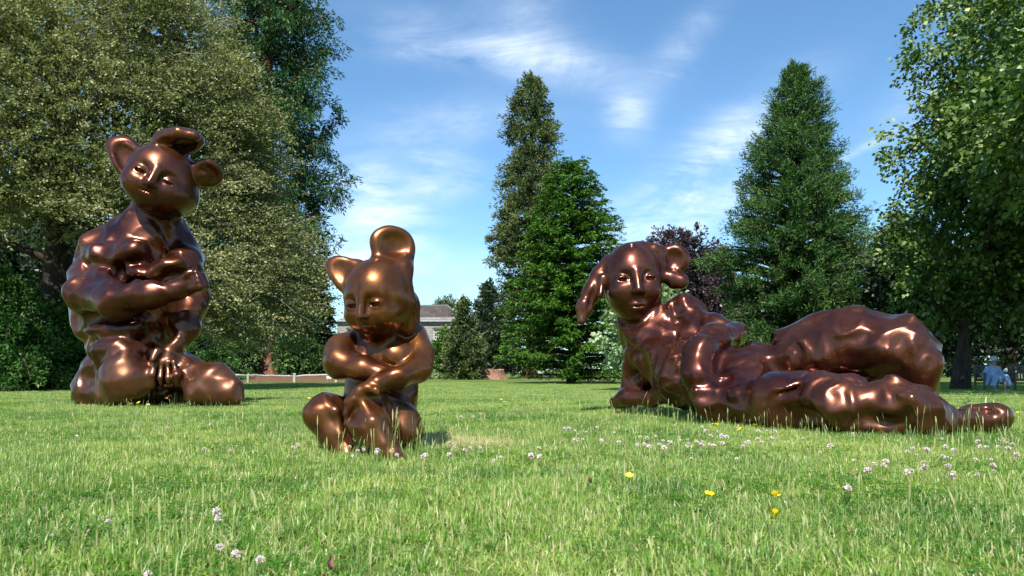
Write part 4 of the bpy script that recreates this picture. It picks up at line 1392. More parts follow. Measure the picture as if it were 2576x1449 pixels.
# --- broad-leaved tree on the right; its upper crown leans out over the lawn and shades what is below
leafy('broadleaf_tree', 'big broad-leaved tree with sunlit upper leaves and dark lower boughs at the lawn edge', 'tree', 2412, 26.0,
      [(1.0, -6.2, 10.8, 4.1, 4.2, 5.0), (4.6, -6.5, 11.5, 4.8, 4.2, 5.4), (1.7, -4.2, 8.0, 4.5, 4.2, 3.2), (6.5, -5.0, 8.0, 4.2, 4.2, 4.0), (1.4, -0.5, 5.2, 4.6, 3.4, 3.4), (3.5, 0, 12.5, 4.9, 4.5, 5.0), (2.2, -0.5, 8.8, 4.8, 3.6, 3.0),
       (5.5, 0, 5.2, 4.2, 3.2, 3.4), (0.5, -6.6, 6.9, 4.2, 3.0, 1.9), (-2.9, -12.3, 7.6, 3.3, 3.0, 2.4), (2.5, -11.5, 8.6, 4.2, 3.6, 3.0), (0.2, -8.5, 6.2, 3.4, 2.5, 1.9), (-2.2, -9.0, 7.2, 3.0, 2.6, 2.1)],  # later lobes, mostly out of view, added to shade the seat and lawn
      LEAF_LIME, BARK_DARK, 6600, 0.52, 28, (0.185, 0.128), 0.27, shell=0.62, droop=0.5, limbs=60, core=9000,
      cut=lambda p: (p[:, 2] > 1.35 + 0.05 * np.abs(p[:, 0] - 17)) & (((p[:, 0] < 0.80 * p[:, 1] + 0.5) & (p[:, 2] < 1.2 + 0.58 * p[:, 1])) | (vnoise(p * 9.7, 3) > 0.22)))
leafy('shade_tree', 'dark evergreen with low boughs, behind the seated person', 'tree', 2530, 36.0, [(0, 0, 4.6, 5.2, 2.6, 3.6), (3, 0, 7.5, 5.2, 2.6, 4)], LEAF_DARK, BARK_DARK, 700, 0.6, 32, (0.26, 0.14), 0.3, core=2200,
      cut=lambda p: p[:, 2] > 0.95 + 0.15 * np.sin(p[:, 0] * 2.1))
leafy('shade_tree', 'dark evergreen with low boughs, right of the pyramidal conifer', 'tree', 2310, 38.0, [(0, 0, 4.0, 3.6, 2.4, 3.2), (-0.5, 0, 6.6, 2.4, 2.0, 2.6)], LEAF_DARK, BARK_DARK, 480, 0.6, 32, (0.26, 0.14), 0.26, core=1600,
      cut=lambda p: p[:, 2] > 0.75 + 0.15 * np.sin(p[:, 0] * 1.7))
# ------------------------------------------------------------------ grass: one mass, set out as turf pieces over the lawn
M = Mat('grass_blades')
P = M.pos()
t = M.n('ShaderNodeAttribute', attribute_name='tint').outputs['Fac']
patch = M.noise(0.85, 5, 0.6, 0.5, P)
fine = M.noise(3.2, 3, 0.6, 0.3, P)
f = M.math('ADD', M.math('MULTIPLY', t, 0.62), M.math('ADD', M.math('MULTIPLY', M.math('SUBTRACT', patch, 0.5), 1.5), M.math('MULTIPLY', M.math('SUBTRACT', fine, 0.5), 0.8)), clamp=True)
green = M.ramp(f, [(0.05, (0.070, 0.210, 0.023)), (0.32, (0.200, 0.365, 0.050)), (0.62, (0.37, 0.465, 0.095)), (0.95, (0.58, 0.57, 0.22))])
dry = M.n('ShaderNodeAttribute', attribute_name='dry').outputs['Fac']
dv = M.n('ShaderNodeVectorMath', {1: (-0.36, 4.0, 0.0)}, operation='DISTANCE')
M.t.links.new(P, dv.inputs[0])
worn = M.math('MULTIPLY', M.math('SUBTRACT', 1.0, M.math('DIVIDE', dv.outputs['Value'], 0.55), True), M.ramp(fine, [(0.3, 0.4), (0.6, 1.3)]))
col = M.mix(M.math('ADD', dry, worn, True), green, (0.62, 0.55, 0.30))
d = M.n('ShaderNodeBsdfDiffuse', {'Color': col})
tr = M.n('ShaderNodeBsdfTranslucent', {'Color': M.mix(1.0, col, (1.1, 1.15, 0.5), 'MULTIPLY')})
g = M.n('ShaderNodeBsdfGlossy', {'Color': (1, 1, 1, 1), 'Roughness': 0.42})
m1 = M.n('ShaderNodeMixShader', {0: 0.38, 1: d.outputs[0], 2: tr.outputs[0]})
m2 = M.n('ShaderNodeMixShader', {0: 0.035, 1: m1.outputs[0], 2: g.outputs[0]})
M.t.links.new(m2.outputs[0], M.out.inputs[0])
MAT_GRASS = M.m


def blades(n, size, hmin, hmax, width, rng, lean=0.45, clover=0, stalks=0, seg=3):
    V, Q, T, D = [], [], [], []
    k = 0
    # tussocks: blades gather round a few crowns
    cr = rng.uniform(-size / 2, size / 2, (max(4, n // 14), 2))
    pick = rng.integers(0, len(cr), n)
    p = np.where(rng.random((n, 1)) < 0.55, cr[pick] + rng.normal(0, size * 0.022, (n, 2)), rng.uniform(-size / 2, size / 2, (n, 2)))
    h = rng.uniform(hmin, hmax, n) * rng.uniform(0.75, 1.15, n)
    az = rng.uniform(0, 2 * math.pi, n)
    le = np.abs(rng.normal(0, lean, n))
    w = width * rng.uniform(0.7, 1.3, n)
    tint = np.clip(rng.normal(0.5, 0.2, n), 0, 1)
    dry_ = np.where(rng.random(n) < 0.16, rng.uniform(0.4, 1.0, n), 0.0) + np.where(rng.random(n) < 0.25, 0.3, 0)
    dry_ = np.clip(dry_, 0, 1)
    s = np.linspace(0, 1, seg + 1)
    dirn = np.stack([np.cos(az), np.sin(az)], -1)
    face_ = az + math.pi / 2 + rng.normal(0, 0.5, n)
    sd = np.stack([np.cos(face_), np.sin(face_)], -1)
    rows = []
    for si in s:
        bend = le * si ** 1.7
        c = np.concatenate([p + dirn * (bend * h)[:, None] * 0.9, (h * (si - 0.38 * le * si * si))[:, None] - 0.004], 1)
        ww = (w * (1 - si ** 1.6) * 0.5 + 0.0003)[:, None]
        rows.append((c - np.concatenate([sd * ww, np.zeros((n, 1))], 1), c + np.concatenate([sd * ww, np.zeros((n, 1))], 1)))
    v = np.stack([x for r in rows for x in r], 1)          # n, 2(seg+1), 3
    m = v.shape[1]
    V.append(v.reshape(-1, 3))
    base = (np.arange(n) * m)[:, None]
    for i in range(seg):
        Q.append(np.concatenate([base + 2 * i, base + 2 * i + 1, base + 2 * i + 3, base + 2 * i + 2], 1))
    T.append(np.repeat(tint, m)); D.append(np.repeat(dry_, m))
    k = n * m
    if clover:
        a = rng.uniform(0, 2 * math.pi, clover)
        cc = rng.uniform(-size / 2, size / 2, (clover, 2))
        hz = rng.uniform(0.35, 0.8, clover) * hmax
        for q in range(3):
            aa = a + q * 2.094
            r = size * 0.022
            o = np.stack([np.cos(aa), np.sin(aa)], -1)
            pp = np.stack([-np.sin(aa), np.cos(aa)], -1)
            c0 = np.concatenate([cc, hz[:, None]], 1)
            z = np.zeros((clover, 1))
            quad = np.stack([c0, c0 + np.concatenate([o * r + pp * r * 0.7, z + 0.003], 1), c0 + np.concatenate([o * r * 1.9, z], 1),
                             c0 + np.concatenate([o * r - pp * r * 0.7, z + 0.003], 1)], 1)
            V.append(quad.reshape(-1, 3))
            Q.append(k + np.arange(clover * 4).reshape(-1, 4))
            k += clover * 4
            T.append(np.full(clover * 4, 0.02)); D.append(np.zeros(clover * 4))
    for i in range(stalks):
        x, y = rng.uniform(-size / 2, size / 2, 2)
        hh = hmax * rng.uniform(1.3, 2.3)
        a = rng.uniform(0, 2 * math.pi)
        ln = rng.uniform(0.0, 0.35)
        f0 = rng.uniform(0, math.pi)
        sdv = np.array([math.cos(f0), math.sin(f0), 0])
        for si, wi in ((0, 0.0011), (0.4, 0.001), (0.74, 0.0009), (0.8, 0.0026), (0.9, 0.0028), (1.0, 0.0006)):
            c = np.array([x + math.cos(a) * ln * hh * si * si, y + math.sin(a) * ln * hh * si * si, hh * si * (1 - 0.1 * ln)])
            V.append(np.stack([c - sdv * wi, c + sdv * wi]))
            T.append(np.full(2, 0.7)); D.append(np.full(2, 0.35 if si < 0.75 else 0.6))
        Q.append(k + np.array([[2 * j, 2 * j + 1, 2 * j + 3, 2 * j + 2] for j in range(5)]))
        k += 12
    me = mesh_np('turf', np.concatenate(V), np.concatenate(Q), MAT_GRASS, True, np.concatenate(T))
    a = me.attributes.new('dry', 'FLOAT', 'POINT')
    a.data.foreach_set('value', np.concatenate(D).astype(np.float32))
    return me


TURF = bpy.data.collections.new('turf pieces')
rg = np.random.default_rng(12)
NEAR = 0.34
pieces = [blades(1900, NEAR, 0.014, 0.046, 0.0031, rg, 0.85, 0, 2), blades(1900, NEAR, 0.016, 0.054, 0.0031, rg, 0.8, 0, 3),
          blades(1500, NEAR, 0.014, 0.042, 0.0031, rg, 0.8, 70, 1), blades(2000, NEAR, 0.012, 0.038, 0.0028, rg, 1.0, 0, 1),
          blades(1800, 1.2, 0.025, 0.055, 0.0095, rg, 0.8, 0, 2, 2), blades(1800, 1.2, 0.024, 0.05, 0.0095, rg, 0.9, 0, 2, 2),
          blades(90, NEAR, 0.05, 0.11, 0.0034, rg, 0.35, 0, 11), blades(70, NEAR, 0.05, 0.10, 0.0034, rg, 0.4, 0, 7)]
for i, me in enumerate(pieces):
    TURF.objects.link(bpy.data.objects.new('turf_%d' % i, me))

pts, rot, scl, idx = [], [], [], []


def strew(x, y, kinds, s0, s1):
    n = len(x)
    pts.append(np.stack([x, y, ground_z(x, y)], -1))
    rot.append(rg.uniform(0, 2 * math.pi, n))
    scl.append(rg.uniform(s0, s1, n))
    idx.append(rg.choice(kinds, n))


def field(d0, d1, step, kinds, s0, s1, margin):
    ys = np.arange(d0, d1, step)
    X, Y = [], []
    for y in ys:
        half = y * 0.757 + margin
        x = np.arange(-half, half, step)
        X.append(x + rg.normal(0, step * 0.15, len(x)))
        Y.append(np.full(len(x), y) + rg.normal(0, step * 0.15, len(x)))
    x, y = np.concatenate(X), np.concatenate(Y)
    strew(x, y, kinds, s0, s1)


field(0.55, 13.5, 0.27, [0, 1, 2, 3], 0.85, 1.15, 1.7)
field(13.4, 44.0, 0.95, [4, 5], 0.85, 1.15, 3.0)
# unmown tufts and seed stalks round the feet of the figures
ring = []
for (u0, d0, u1, d1) in [(205, 8.75, 330, 8.35), (330, 8.2, 600, 8.25), (770, 3.42, 1000, 3.28), (1000, 3.25, 1060, 3.5), (1530, 6.7, 1700, 6.2), (1700, 5.95, 1850, 5.0),
                         (1850, 4.95, 2100, 4.45), (2100, 4.4, 2350, 4.25), (2330, 4.2, 2560, 4.45), (2400, 4.9, 2520, 4.8)]:
    a, b = foot(u0, d0), foot(u1, d1)
    n = max(2, int(np.linalg.norm(a - b) / 0.22))
    f_ = (np.arange(n) + rg.random(n)) / n
    q = a + (b - a) * f_[:, None]
    ring.append(q[:, :2] + rg.normal(0, 0.05, (n, 2)))
ring = np.concatenate(ring)
strew(ring[:, 0], ring[:, 1], [6, 7], 0.75, 1.2)
ex = rg.uniform(1.3, 7.5, 170)
eu = rg.uniform(-0.75, 0.75, 170)
strew(eu * ex, ex, [7], 0.5, 0.95)

pts, rot, scl, idx = np.concatenate(pts), np.concatenate(rot), np.concatenate(scl), np.concatenate(idx)
me = bpy.data.meshes.new('grass')
me.vertices.add(len(pts))
me.vertices.foreach_set('co', pts.astype(np.float32).ravel())
for nm, typ, arr in (('turn', 'FLOAT', rot), ('size', 'FLOAT', scl), ('pick', 'INT', idx)):
    a = me.attributes.new(nm, typ, 'POINT')
    a.data.foreach_set('value', arr.astype(np.float32 if typ == 'FLOAT' else np.int32))
me.materials.append(MAT_GRASS)
grass = tag(obj('grass', me), 'mown meadow grass with dry stems covering the whole lawn', None, None, 'stuff')
ng = bpy.data.node_groups.new('grass', 'GeometryNodeTree')
ng.interface.new_socket('Geometry', in_out='INPUT', socket_type='NodeSocketGeometry')
ng.interface.new_socket('Geometry', in_out='OUTPUT', socket_type='NodeSocketGeometry')
gi, go = ng.nodes.new('NodeGroupInput'), ng.nodes.new('NodeGroupOutput')
ci = ng.nodes.new('GeometryNodeCollectionInfo')
ci.inputs['Collection'].default_value = TURF
ci.inputs['Separate Children'].default_value = True
ci.inputs['Reset Children'].default_value = True
iop = ng.nodes.new('GeometryNodeInstanceOnPoints')
iop.inputs['Pick Instance'].default_value = True


def attr(name, typ):
    n = ng.nodes.new('GeometryNodeInputNamedAttribute')
    n.data_type = typ
    n.inputs['Name'].default_value = name
    return n.outputs['Attribute']


cx = ng.nodes.new('ShaderNodeCombineXYZ')
ng.links.new(attr('turn', 'FLOAT'), cx.inputs[2])
ng.links.new(gi.outputs[0], iop.inputs['Points'])
ng.links.new(ci.outputs[0], iop.inputs['Instance'])
ng.links.new(attr('pick', 'INT'), iop.inputs['Instance Index'])
ng.links.new(cx.outputs[0], iop.inputs['Rotation'])
ng.links.new(attr('size', 'FLOAT'), iop.inputs['Scale'])
ng.links.new(iop.outputs[0], go.inputs[0])
md = grass.modifiers.new('turf', 'NODES')
md.node_group = ng
# ------------------------------------------------------------------ stone building in the distance
def plain(name, color, rough=0.7, metal=0.0, nscale=6.0, var=0.25, bump=0.0):
    M = Mat(name)
    f = M.noise(nscale, 4, 0.6, 0.0, M.objco())
    c = M.ramp(f, [(0.3, tuple(x * (1 - var) for x in color)), (0.7, tuple(min(1, x * (1 + var)) for x in color))])
    kw = dict(color=c, rough=rough, metal=metal)
    if bump:
        kw['normal'] = M.bump(f, bump, 0.02)
    return M.principled(**kw)


def stone_mat(name, a, b, mortar, bw, bh):
    M = Mat(name)
    br = M.n('ShaderNodeTexBrick', {'Color1': (*a, 1), 'Color2': (*b, 1), 'Mortar': (*mortar, 1), 'Scale': 1.0, 'Mortar Size': 0.025,
                                    'Brick Width': bw, 'Row Height': bh, 'Bias': 0.0})
    mp = M.n('ShaderNodeMapping', {'Rotation': (RAD(90), 0, 0)})
    M.t.links.new(M.objco(), mp.inputs['Vector'])
    sx = M.n('ShaderNodeSeparateXYZ')
    M.t.links.new(M.objco(), sx.inputs[0])
    cb = M.n('ShaderNodeCombineXYZ')
    M.t.links.new(M.math('ADD', sx.outputs[0], sx.outputs[1]), cb.inputs[0])
    M.t.links.new(sx.outputs[2], cb.inputs[1])
    M.t.links.new(cb.outputs[0], br.inputs['Vector'])
    n1 = M.noise(0.7, 6, 0.7, 0.2, M.objco())
    n2 = M.noise(5.0, 5, 0.75, 0.0, M.objco())
    c = M.mix(M.ramp(n1, [(0.4, 0.0), (0.75, 0.55)]), br.outputs['Color'], (0.13, 0.125, 0.115))
    c = M.mix(M.ramp(n2, [(0.62, 0.0), (0.72, 0.8)]), c, (0.50, 0.49, 0.45))
    return M.principled(color=c, rough=0.95, spec=0.15, normal=M.bump(br.outputs['Fac'], -0.5, 0.05))


STONE = stone_mat('grey_ashlar', (0.26, 0.245, 0.215), (0.36, 0.34, 0.30), (0.17, 0.16, 0.145), 0.85, 0.36)
TILE = stone_mat('lichened_roof_tiles', (0.058, 0.045, 0.039), (0.085, 0.067, 0.057), (0.035, 0.029, 0.026), 0.3, 0.2)
SLATE = stone_mat('stone_roof_slates', (0.18, 0.165, 0.15), (0.26, 0.24, 0.22), (0.09, 0.085, 0.08), 0.7, 0.3)
LEAD = plain('grey_lead', (0.42, 0.45, 0.48), 0.45, 0.3)
WHITE = plain('white_window_paint', (0.74, 0.74, 0.71), 0.5, 0, 8, 0.06)
M = Mat('window_glass')
GLASS = M.principled(color=(0.02, 0.025, 0.03), rough=0.08, spec=0.6)
DARKSTONE = plain('dark_lintel_stone', (0.085, 0.08, 0.075), 0.9, 0, 4, 0.3)

house = thing('stone_house', 'long grey stone house with hipped tiled roof seen past the sitting figure', 'building', (-15.5, 95.0, -0.23))
W0, W1, DEP = -8.9, 8.9, 9.0
ZC = 7.40            # height of the cornice above the ground
wins = [-3.9 + 3.02 * k + 0.05 for k in range(-1, 4)]
# wall, with openings for the windows
wm = MB()
zl, zh, ww = 5.2, 6.72, 1.32
wm.box(((W0 + W1) / 2, DEP / 2 + 0.3, zl / 2), (W1 - W0, DEP - 0.6 + 0.6, zl))
wm.box(((W0 + W1) / 2, DEP / 2 + 0.3, (zh + ZC) / 2), (W1 - W0, DEP, ZC - zh))
ed = [W0] + [x for c in wins for x in (c - ww / 2, c + ww / 2)] + [W1]
for a, b in zip(ed[::2], ed[1::2]):
    wm.box(((a + b) / 2, 0.3 + 0.2, (zl + zh) / 2), (b - a, 0.4, zh - zl))
for x in (W0 + 0.2, W1 - 0.2):
    wm.box((x, DEP / 2 + 0.6, (zl + zh) / 2), (0.4, DEP - 0.8, zh - zl))
wm.build('wall', STONE, house)
MB().box((0, DEP / 2 + 0.3, ZC + 0.10), (W1 - W0 + 0.5, DEP + 0.5, 0.2)).box((0, DEP / 2 + 0.3, ZC + 0.27), (W1 - W0 + 0.8, DEP + 0.8, 0.14)).build('cornice', STONE, house)
MB().box((0, -0.16, ZC + 0.40), (W1 - W0 + 0.9, 0.14, 0.12)).build('gutter', LEAD, house)


def roof_ring(x0, x1, y0, y1, z0, i0, i1, z1):
    """One course of a hipped roof between two rectangles."""
    b = MB()
    A = [(x0, y0, z0), (x1, y0, z0), (x1, y1, z0), (x0, y1, z0)]
    B = [(x0 + i0, y0 + i1, z1), (x1 - i0, y0 + i1, z1), (x1 - i0, y1 - i1, z1), (x0 + i0, y1 - i1, z1)]
    for k in range(4):
        b.quad(A[k], A[(k + 1) % 4], B[(k + 1) % 4], B[k])
    return b


ra = roof_ring(W0 - 0.35, W1 + 0.35, -0.05, DEP + 0.65, ZC + 0.34, 1.1, 1.1, ZC + 1.05)
ra.build('slate_course', SLATE, house)
rb = roof_ring(W0 + 0.75, W1 - 0.75, 1.05, DEP - 0.45, ZC + 1.06, 2.15, 3.65, ZC + 3.0)
roof = rb.build('roof', TILE, house)
MB().tube([(W0 + 2.85, 4.70, ZC + 3.03), (W1 - 2.85, 4.70, ZC + 3.03)], 0.12, 6).tube([(W1 - 0.75, 1.05, ZC + 1.08), (W1 - 2.88, 4.68, ZC + 3.05)], 0.11, 6)\
    .tube([(W0 + 0.75, 1.05, ZC + 1.08), (W0 + 2.88, 4.68, ZC + 3.05)], 0.11, 6).build('ridge_tile', SLATE, roof)
win_me = MB()
hw, hh = ww / 2, (zh - zl)
win_me.box((-hw + 0.05, 0, hh / 2), (0.1, 0.1, hh)).box((hw - 0.05, 0, hh / 2), (0.1, 0.1, hh)).box((0, 0, 0.05), (ww - 0.2, 0.1, 0.1)).box((0, 0, hh - 0.05), (ww - 0.2, 0.1, 0.1))
win_me.box((0, 0, hh / 2), (0.14, 0.1, hh - 0.2))
for sx in (-1, 1):
    for k in (1, 2, 3):
        win_me.box((sx * 0.32, 0, 0.1 + k * (hh - 0.2) / 4), (0.5, 0.05, 0.05))
    win_me.box((sx * 0.32, 0, hh / 2), (0.045, 0.06, hh - 0.2))
win_me = win_me.mesh('window', WHITE)
pane_me = MB().box((0, 0.03, hh / 2), (ww - 0.1, 0.015, hh - 0.1)).mesh('pane', GLASS)
lin_me = MB().box((0, -0.22, hh + 0.09), (ww + 0.3, 0.06, 0.16)).box((0, -0.215, hh + 0.19), (ww - 0.2, 0.05, 0.06)).mesh('lintel', DARKSTONE)
sill_me = MB().box((0, -0.2, -0.06), (ww + 0.2, 0.18, 0.1)).mesh('sill', STONE)
for c in wins:
    w = obj('window', win_me, house, (c, 0.5, zl))
    for nm, me_ in (('pane', pane_me), ('lintel', lin_me), ('sill', sill_me)):
        obj(nm, me_, w)
cup = MB().box((7.75, 6.3, ZC + 1.1), (1.5, 1.5, 2.2)).build('cupola', LEAD, house)
cb_ = MB()
for k in range(8):
    a = k * math.pi / 4 + math.pi / 8
    cb_.tube([(7.75 + 0.62 * math.cos(a), 6.3 + 0.62 * math.sin(a), ZC + 2.2), (7.75 + 0.62 * math.cos(a), 6.3 + 0.62 * math.sin(a), ZC + 3.35)], 0.09, 6)
cb_.build('column', WHITE, cup)
MB().lathe([(0.82, 3.35), (0.86, 3.45), (0.70, 3.55), (0.62, 3.8), (0.42, 4.05), (0.18, 4.2), (0.08, 4.4), (0.035, 4.6), (0.02, 5.4)], (7.75, 6.3, ZC), 16).build('dome', LEAD, cup, True)

# ------------------------------------------------------------------ low cleft-oak fence before the mulch
OAK = bark('weathered_oak', (0.30, 0.28, 0.25), (0.56, 0.53, 0.47), 6.0, 0.2, 0.4)
rf = np.random.default_rng(5)
fx = [-25.5, -22.5, -19.55, -16.62, -13.70, -11.08]
fence = thing('rail_fence', 'low weathered post and rail fence along the edge of the mulch bed', 'fence', (-16.6, 43.0, -0.23))
for x in fx:
    h = 0.60 + rf.normal(0, 0.015)
    MB().box((x + 16.6, 0, h / 2 - 0.05), (0.155, 0.13, h + 0.1), Euler((0, rf.normal(0, 0.02), 0)).to_matrix(), 0.015).build('post', OAK, fence)
for a, b in zip(fx, fx[1:]):
    n = 9
    s = np.linspace(0, 1, n)
    pts = [(a + 16.6 + (b - a) * t_, 0.0 + rf.normal(0, 0.008), 0.47 + 0.035 * math.sin(t_ * 3.0 + a) + rf.normal(0, 0.010) - 0.03 * (abs(t_ - 0.5) * 2) ** 4) for t_ in s]
    MB().tube(pts, [0.035] + [0.058 + rf.normal(0, 0.005) for _ in range(n - 2)] + [0.035], 7).build('rail', OAK, fence, True)

# small white notice box among the mulch
sg = thing('notice_box', 'tiny white notice box standing low behind the fence end', 'sign', (-11.95, 44.6, -0.12))
MB().box((0, 0, 0.24), (0.34, 0.03, 0.2), None, 0.006).build('board', WHITE, sg)
for _x in (-0.1, 0.1):
    MB().box((_x, 0.03, 0.08), (0.03, 0.03, 0.22)).build('stake', OAK, sg)

# ------------------------------------------------------------------ stump of a felled redwood
st_root = thing('tree_stump', 'wide red-brown stump of a felled redwood beside the green fir', 'tree stump', foot(1232, 64.0))
nn, zz = 48, [-0.1, 0.05, 0.2, 0.45, 0.7, 0.92]
an = np.arange(nn) * 2 * math.pi / nn
rings = []
for z in zz:
    fl = 1.30 + 0.42 * math.exp(-max(z, 0) / 0.25)
    r = fl * (1 + 0.07 * np.sin(an * 5 + 1) * (1.1 - z) + 0.03 * np.sin(an * 17) + 0.30 * np.exp(-((an - math.pi + 0.2) / 0.5) ** 2) * math.exp(-max(z, 0) / 0.35))
    top = z + (0.05 * np.sin(an * 3) + 0.03 * np.sin(an * 11) if z > 0.8 else 0)
    rings.append(np.stack([r * np.cos(an), r * np.sin(an), np.full(nn, z) + top - z], -1))
R_ = np.concatenate(rings)
i, j = np.meshgrid(np.arange(len(zz) - 1), np.arange(nn), indexing='ij')
p_, q_ = i * nn + j, i * nn + (j + 1) % nn
obj('bark', mesh_np('bark', R_, np.stack([p_, q_, q_ + nn, p_ + nn], -1).reshape(-1, 4), bark('stump_bark', (0.15, 0.065, 0.04), (0.42, 0.24, 0.165), 4.0, 8.0, 1.0), True), st_root)
ctr = np.array([[0, 0, 0.9]])
tv = np.concatenate([rings[-1] * np.array([0.99, 0.99, 1]), ctr])
obj('cut_face', mesh_np('cut_face', tv, np.stack([np.arange(nn), (np.arange(nn) + 1) % nn, np.full(nn, nn)], -1), plain('cut_wood', (0.34, 0.20, 0.13), 0.9, 0, 9, 0.3)), st_root)

leafy('grey_leaved_plant', 'pale grey-leaved plant with white flowers low at the left of the border', 'plant', 1085, 66.0, [(0, 0, 0.25, 1.1, 0.6, 0.55)], LEAF_CREAM, BARK_GREY, 60, 0.22, 26, (0.16, 0.09), 0.05, limbs=4, trunk=False)
leafy('grey_leaved_plant', 'darker grey-green low plant between the white flowers and the stump', 'plant', 1140, 66.0, [(0, 0, 0.2, 1.2, 0.6, 0.5)], LEAF_SEQ, BARK_GREY, 60, 0.22, 26, (0.16, 0.09), 0.05, limbs=4, trunk=False)

# ------------------------------------------------------------------ seated visitor, her chair, and the bench
TEAK = bark('garden_teak', (0.10, 0.085, 0.07), (0.22, 0.19, 0.16), 7.0, 0.3, 0.4)
SKIN = plain('skin', (0.50, 0.30, 0.22), 0.6, 0, 20, 0.08)
DRESS = plain('pale_blue_cotton', (0.28, 0.40, 0.58), 0.9, 0, 14, 0.08, 0.05)
STRAW = plain('white_sun_hat_cloth', (0.44, 0.50, 0.52), 0.85, 0, 30, 0.1, 0.2)
HAIR = plain('grey_hair', (0.28, 0.26, 0.24), 0.7, 0, 40, 0.3, 0.4)
SHOE = plain('pale_shoe_leather', (0.30, 0.30, 0.32), 0.5, 0, 20, 0.1)


def seat(name, label, cat, loc, width, rz, slats):
    root = thing(name, label, cat, loc)
    root.rotation_euler = (0, 0, rz)
    w = width / 2
    for sx in (-1, 1):
        MB().box((sx * (w - 0.03), -0.25, 0.31), (0.06, 0.06, 0.62), None, 0.006).build('leg', TEAK, root)
        MB().box((sx * (w - 0.03), 0.24, 0.45), (0.06, 0.05, 0.92), Euler((-0.07, 0, 0)).to_matrix(), 0.006).build('leg', TEAK, root)
        MB().box((sx * (w - 0.03), -0.02, 0.635), (0.075, 0.60, 0.035), None, 0.008).build('armrest', TEAK, root)
    for k in range(6):
        MB().box((0, -0.22 + 0.085 * k, 0.41), (width - 0.06, 0.068, 0.025), None, 0.004).build('seat_slat', TEAK, root)
    for y in (-0.245, 0.215):
        MB().box((0, y, 0.37), (width - 0.12, 0.03, 0.06)).build('apron', TEAK, root)
    MB().box((0, 0.275, 0.89), (width - 0.12, 0.04, 0.07), None, 0.006).build('top_rail', TEAK, root)
    n = slats
    for k in range(n):
        x = -w + 0.1 + (width - 0.2) * k / (n - 1)
        MB().box((x, 0.258, 0.64), (0.035, 0.02, 0.44), Euler((-0.07, 0, 0)).to_matrix()).build('back_slat', TEAK, root)
    return root


PD = 24.0
pf_ = foot(2497, PD)
seat('garden_chair', 'wooden garden armchair under the seated person in the tree shade', 'chair', pf_ + np.array([0, 0.10, 0]), 0.84, 0.0, 9)
seat('garden_bench', 'slatted wooden garden bench, empty, cut off by the picture edge', 'bench', foot(2606, 25.2), 1.75, -0.12, 17)


def blob_mesh(prims, vox, name, mat, parent, k, shrink=0):
    F = Figure(vox)
    for pr in prims:
        kk = k if len(pr) == 2 else pr[2]
        F.add(pr[0], name, kk, pr[1])
    F.solve()
    F.v = F.relax(F.v, 1, 0.4)
    N = F.normals()
    me = mesh_np(name, F.v, F.q, mat, True)
    return obj(name, me, parent)


FC = lambda a, b, ra, rb: f_cone(a, b, ra, rb)
person = thing('person', 'person in loose pale blue dress and wide-brimmed hat sitting under the tree, hands in lap', 'person', pf_)
bp = [(f_ell((0, -0.03, 1.03), (0.078, 0.095, 0.115)), '+'), (f_ell((0, -0.05, 0.965), (0.055, 0.07, 0.06)), '+', 0.03),
      (FC((0, 0.0, 0.93), (0, 0.02, 0.80), 0.052, 0.07), '+', 0.03),
      (FC((0, -0.115, 1.04), (0, -0.140, 1.005), 0.010, 0.016), '+', 0.015),
      (f_ell((-0.032, -0.122, 1.045), (0.022, 0.014, 0.012)), '-', 0.012), (f_ell((0.032, -0.122, 1.045), (0.022, 0.014, 0.012)), '-', 0.012),
      (f_ell((0, -0.13, 0.965), (0.024, 0.012, 0.005)), '-', 0.008),
      (f_ell((-0.08, -0.02, 1.03), (0.012, 0.022, 0.032)), '+', 0.01), (f_ell((0.08, -0.02, 1.03), (0.012, 0.022, 0.032)), '+', 0.01),
      (FC((0, 0.03, 0.78), (0, 0.05, 0.50), 0.12, 0.14), '+', 0.05)]
for s_ in (-1, 1):
    sh, el, wr = (s_ * 0.16, 0.02, 0.80), (s_ * 0.29, -0.02, 0.58), (s_ * 0.07 - 0.05, -0.27, 0.575)
    bp += [(FC((0, 0.03, 0.80), sh, 0.08, 0.06), '+', 0.04), (FC(sh, el, 0.052, 0.040), '+', 0.02), (FC(el, wr, 0.040, 0.026), '+', 0.02)]
    hx = wr[0] - s_ * 0.035
    bp += [(f_ell((hx, -0.305, 0.57), (0.040, 0.035, 0.020)), '+', 0.015)]
    for k_ in range(4):
        x_ = hx - s_ * (0.030 - 0.0 * k_)
        bp += [(FC((x_ + s_ * 0.01, -0.325 + 0.016 * k_, 0.577), (x_ - s_ * 0.028, -0.335 + 0.016 * k_, 0.567 - 0.004 * k_), 0.0105, 0.0085), '+', 0.006),
               (FC((x_ - s_ * 0.028, -0.335 + 0.016 * k_, 0.567), (x_ - s_ * (0.044 - 0.004 * k_), -0.325 + 0.016 * k_, 0.545), 0.0085, 0.0075), '+', 0.005)]
    bp += [(FC((hx + s_ * 0.012, -0.31, 0.585), (hx - s_ * 0.025, -0.33, 0.600), 0.011, 0.009), '+', 0.008)]
    bp += [(FC((s_ * 0.10, 0.05, 0.50), (s_ * 0.15, -0.38, 0.49), 0.095, 0.065), '+', 0.04), (FC((s_ * 0.15, -0.38, 0.49), (s_ * 0.17, -0.36, 0.10), 0.06, 0.036), '+', 0.02),
           (FC((s_ * 0.17, -0.36, 0.07), (s_ * 0.18, -0.48, 0.04), 0.036, 0.026), '+', 0.02)]
body = blob_mesh(bp, 0.0095, 'body', SKIN, person, 0.02)
dp = [(FC((0, 0.03, 0.79), (0, 0.03, 0.50), 0.145, 0.19), '+', 0.06), (FC((-0.15, 0.03, 0.80), (0.15, 0.03, 0.80), 0.075, 0.075), '+', 0.04)]
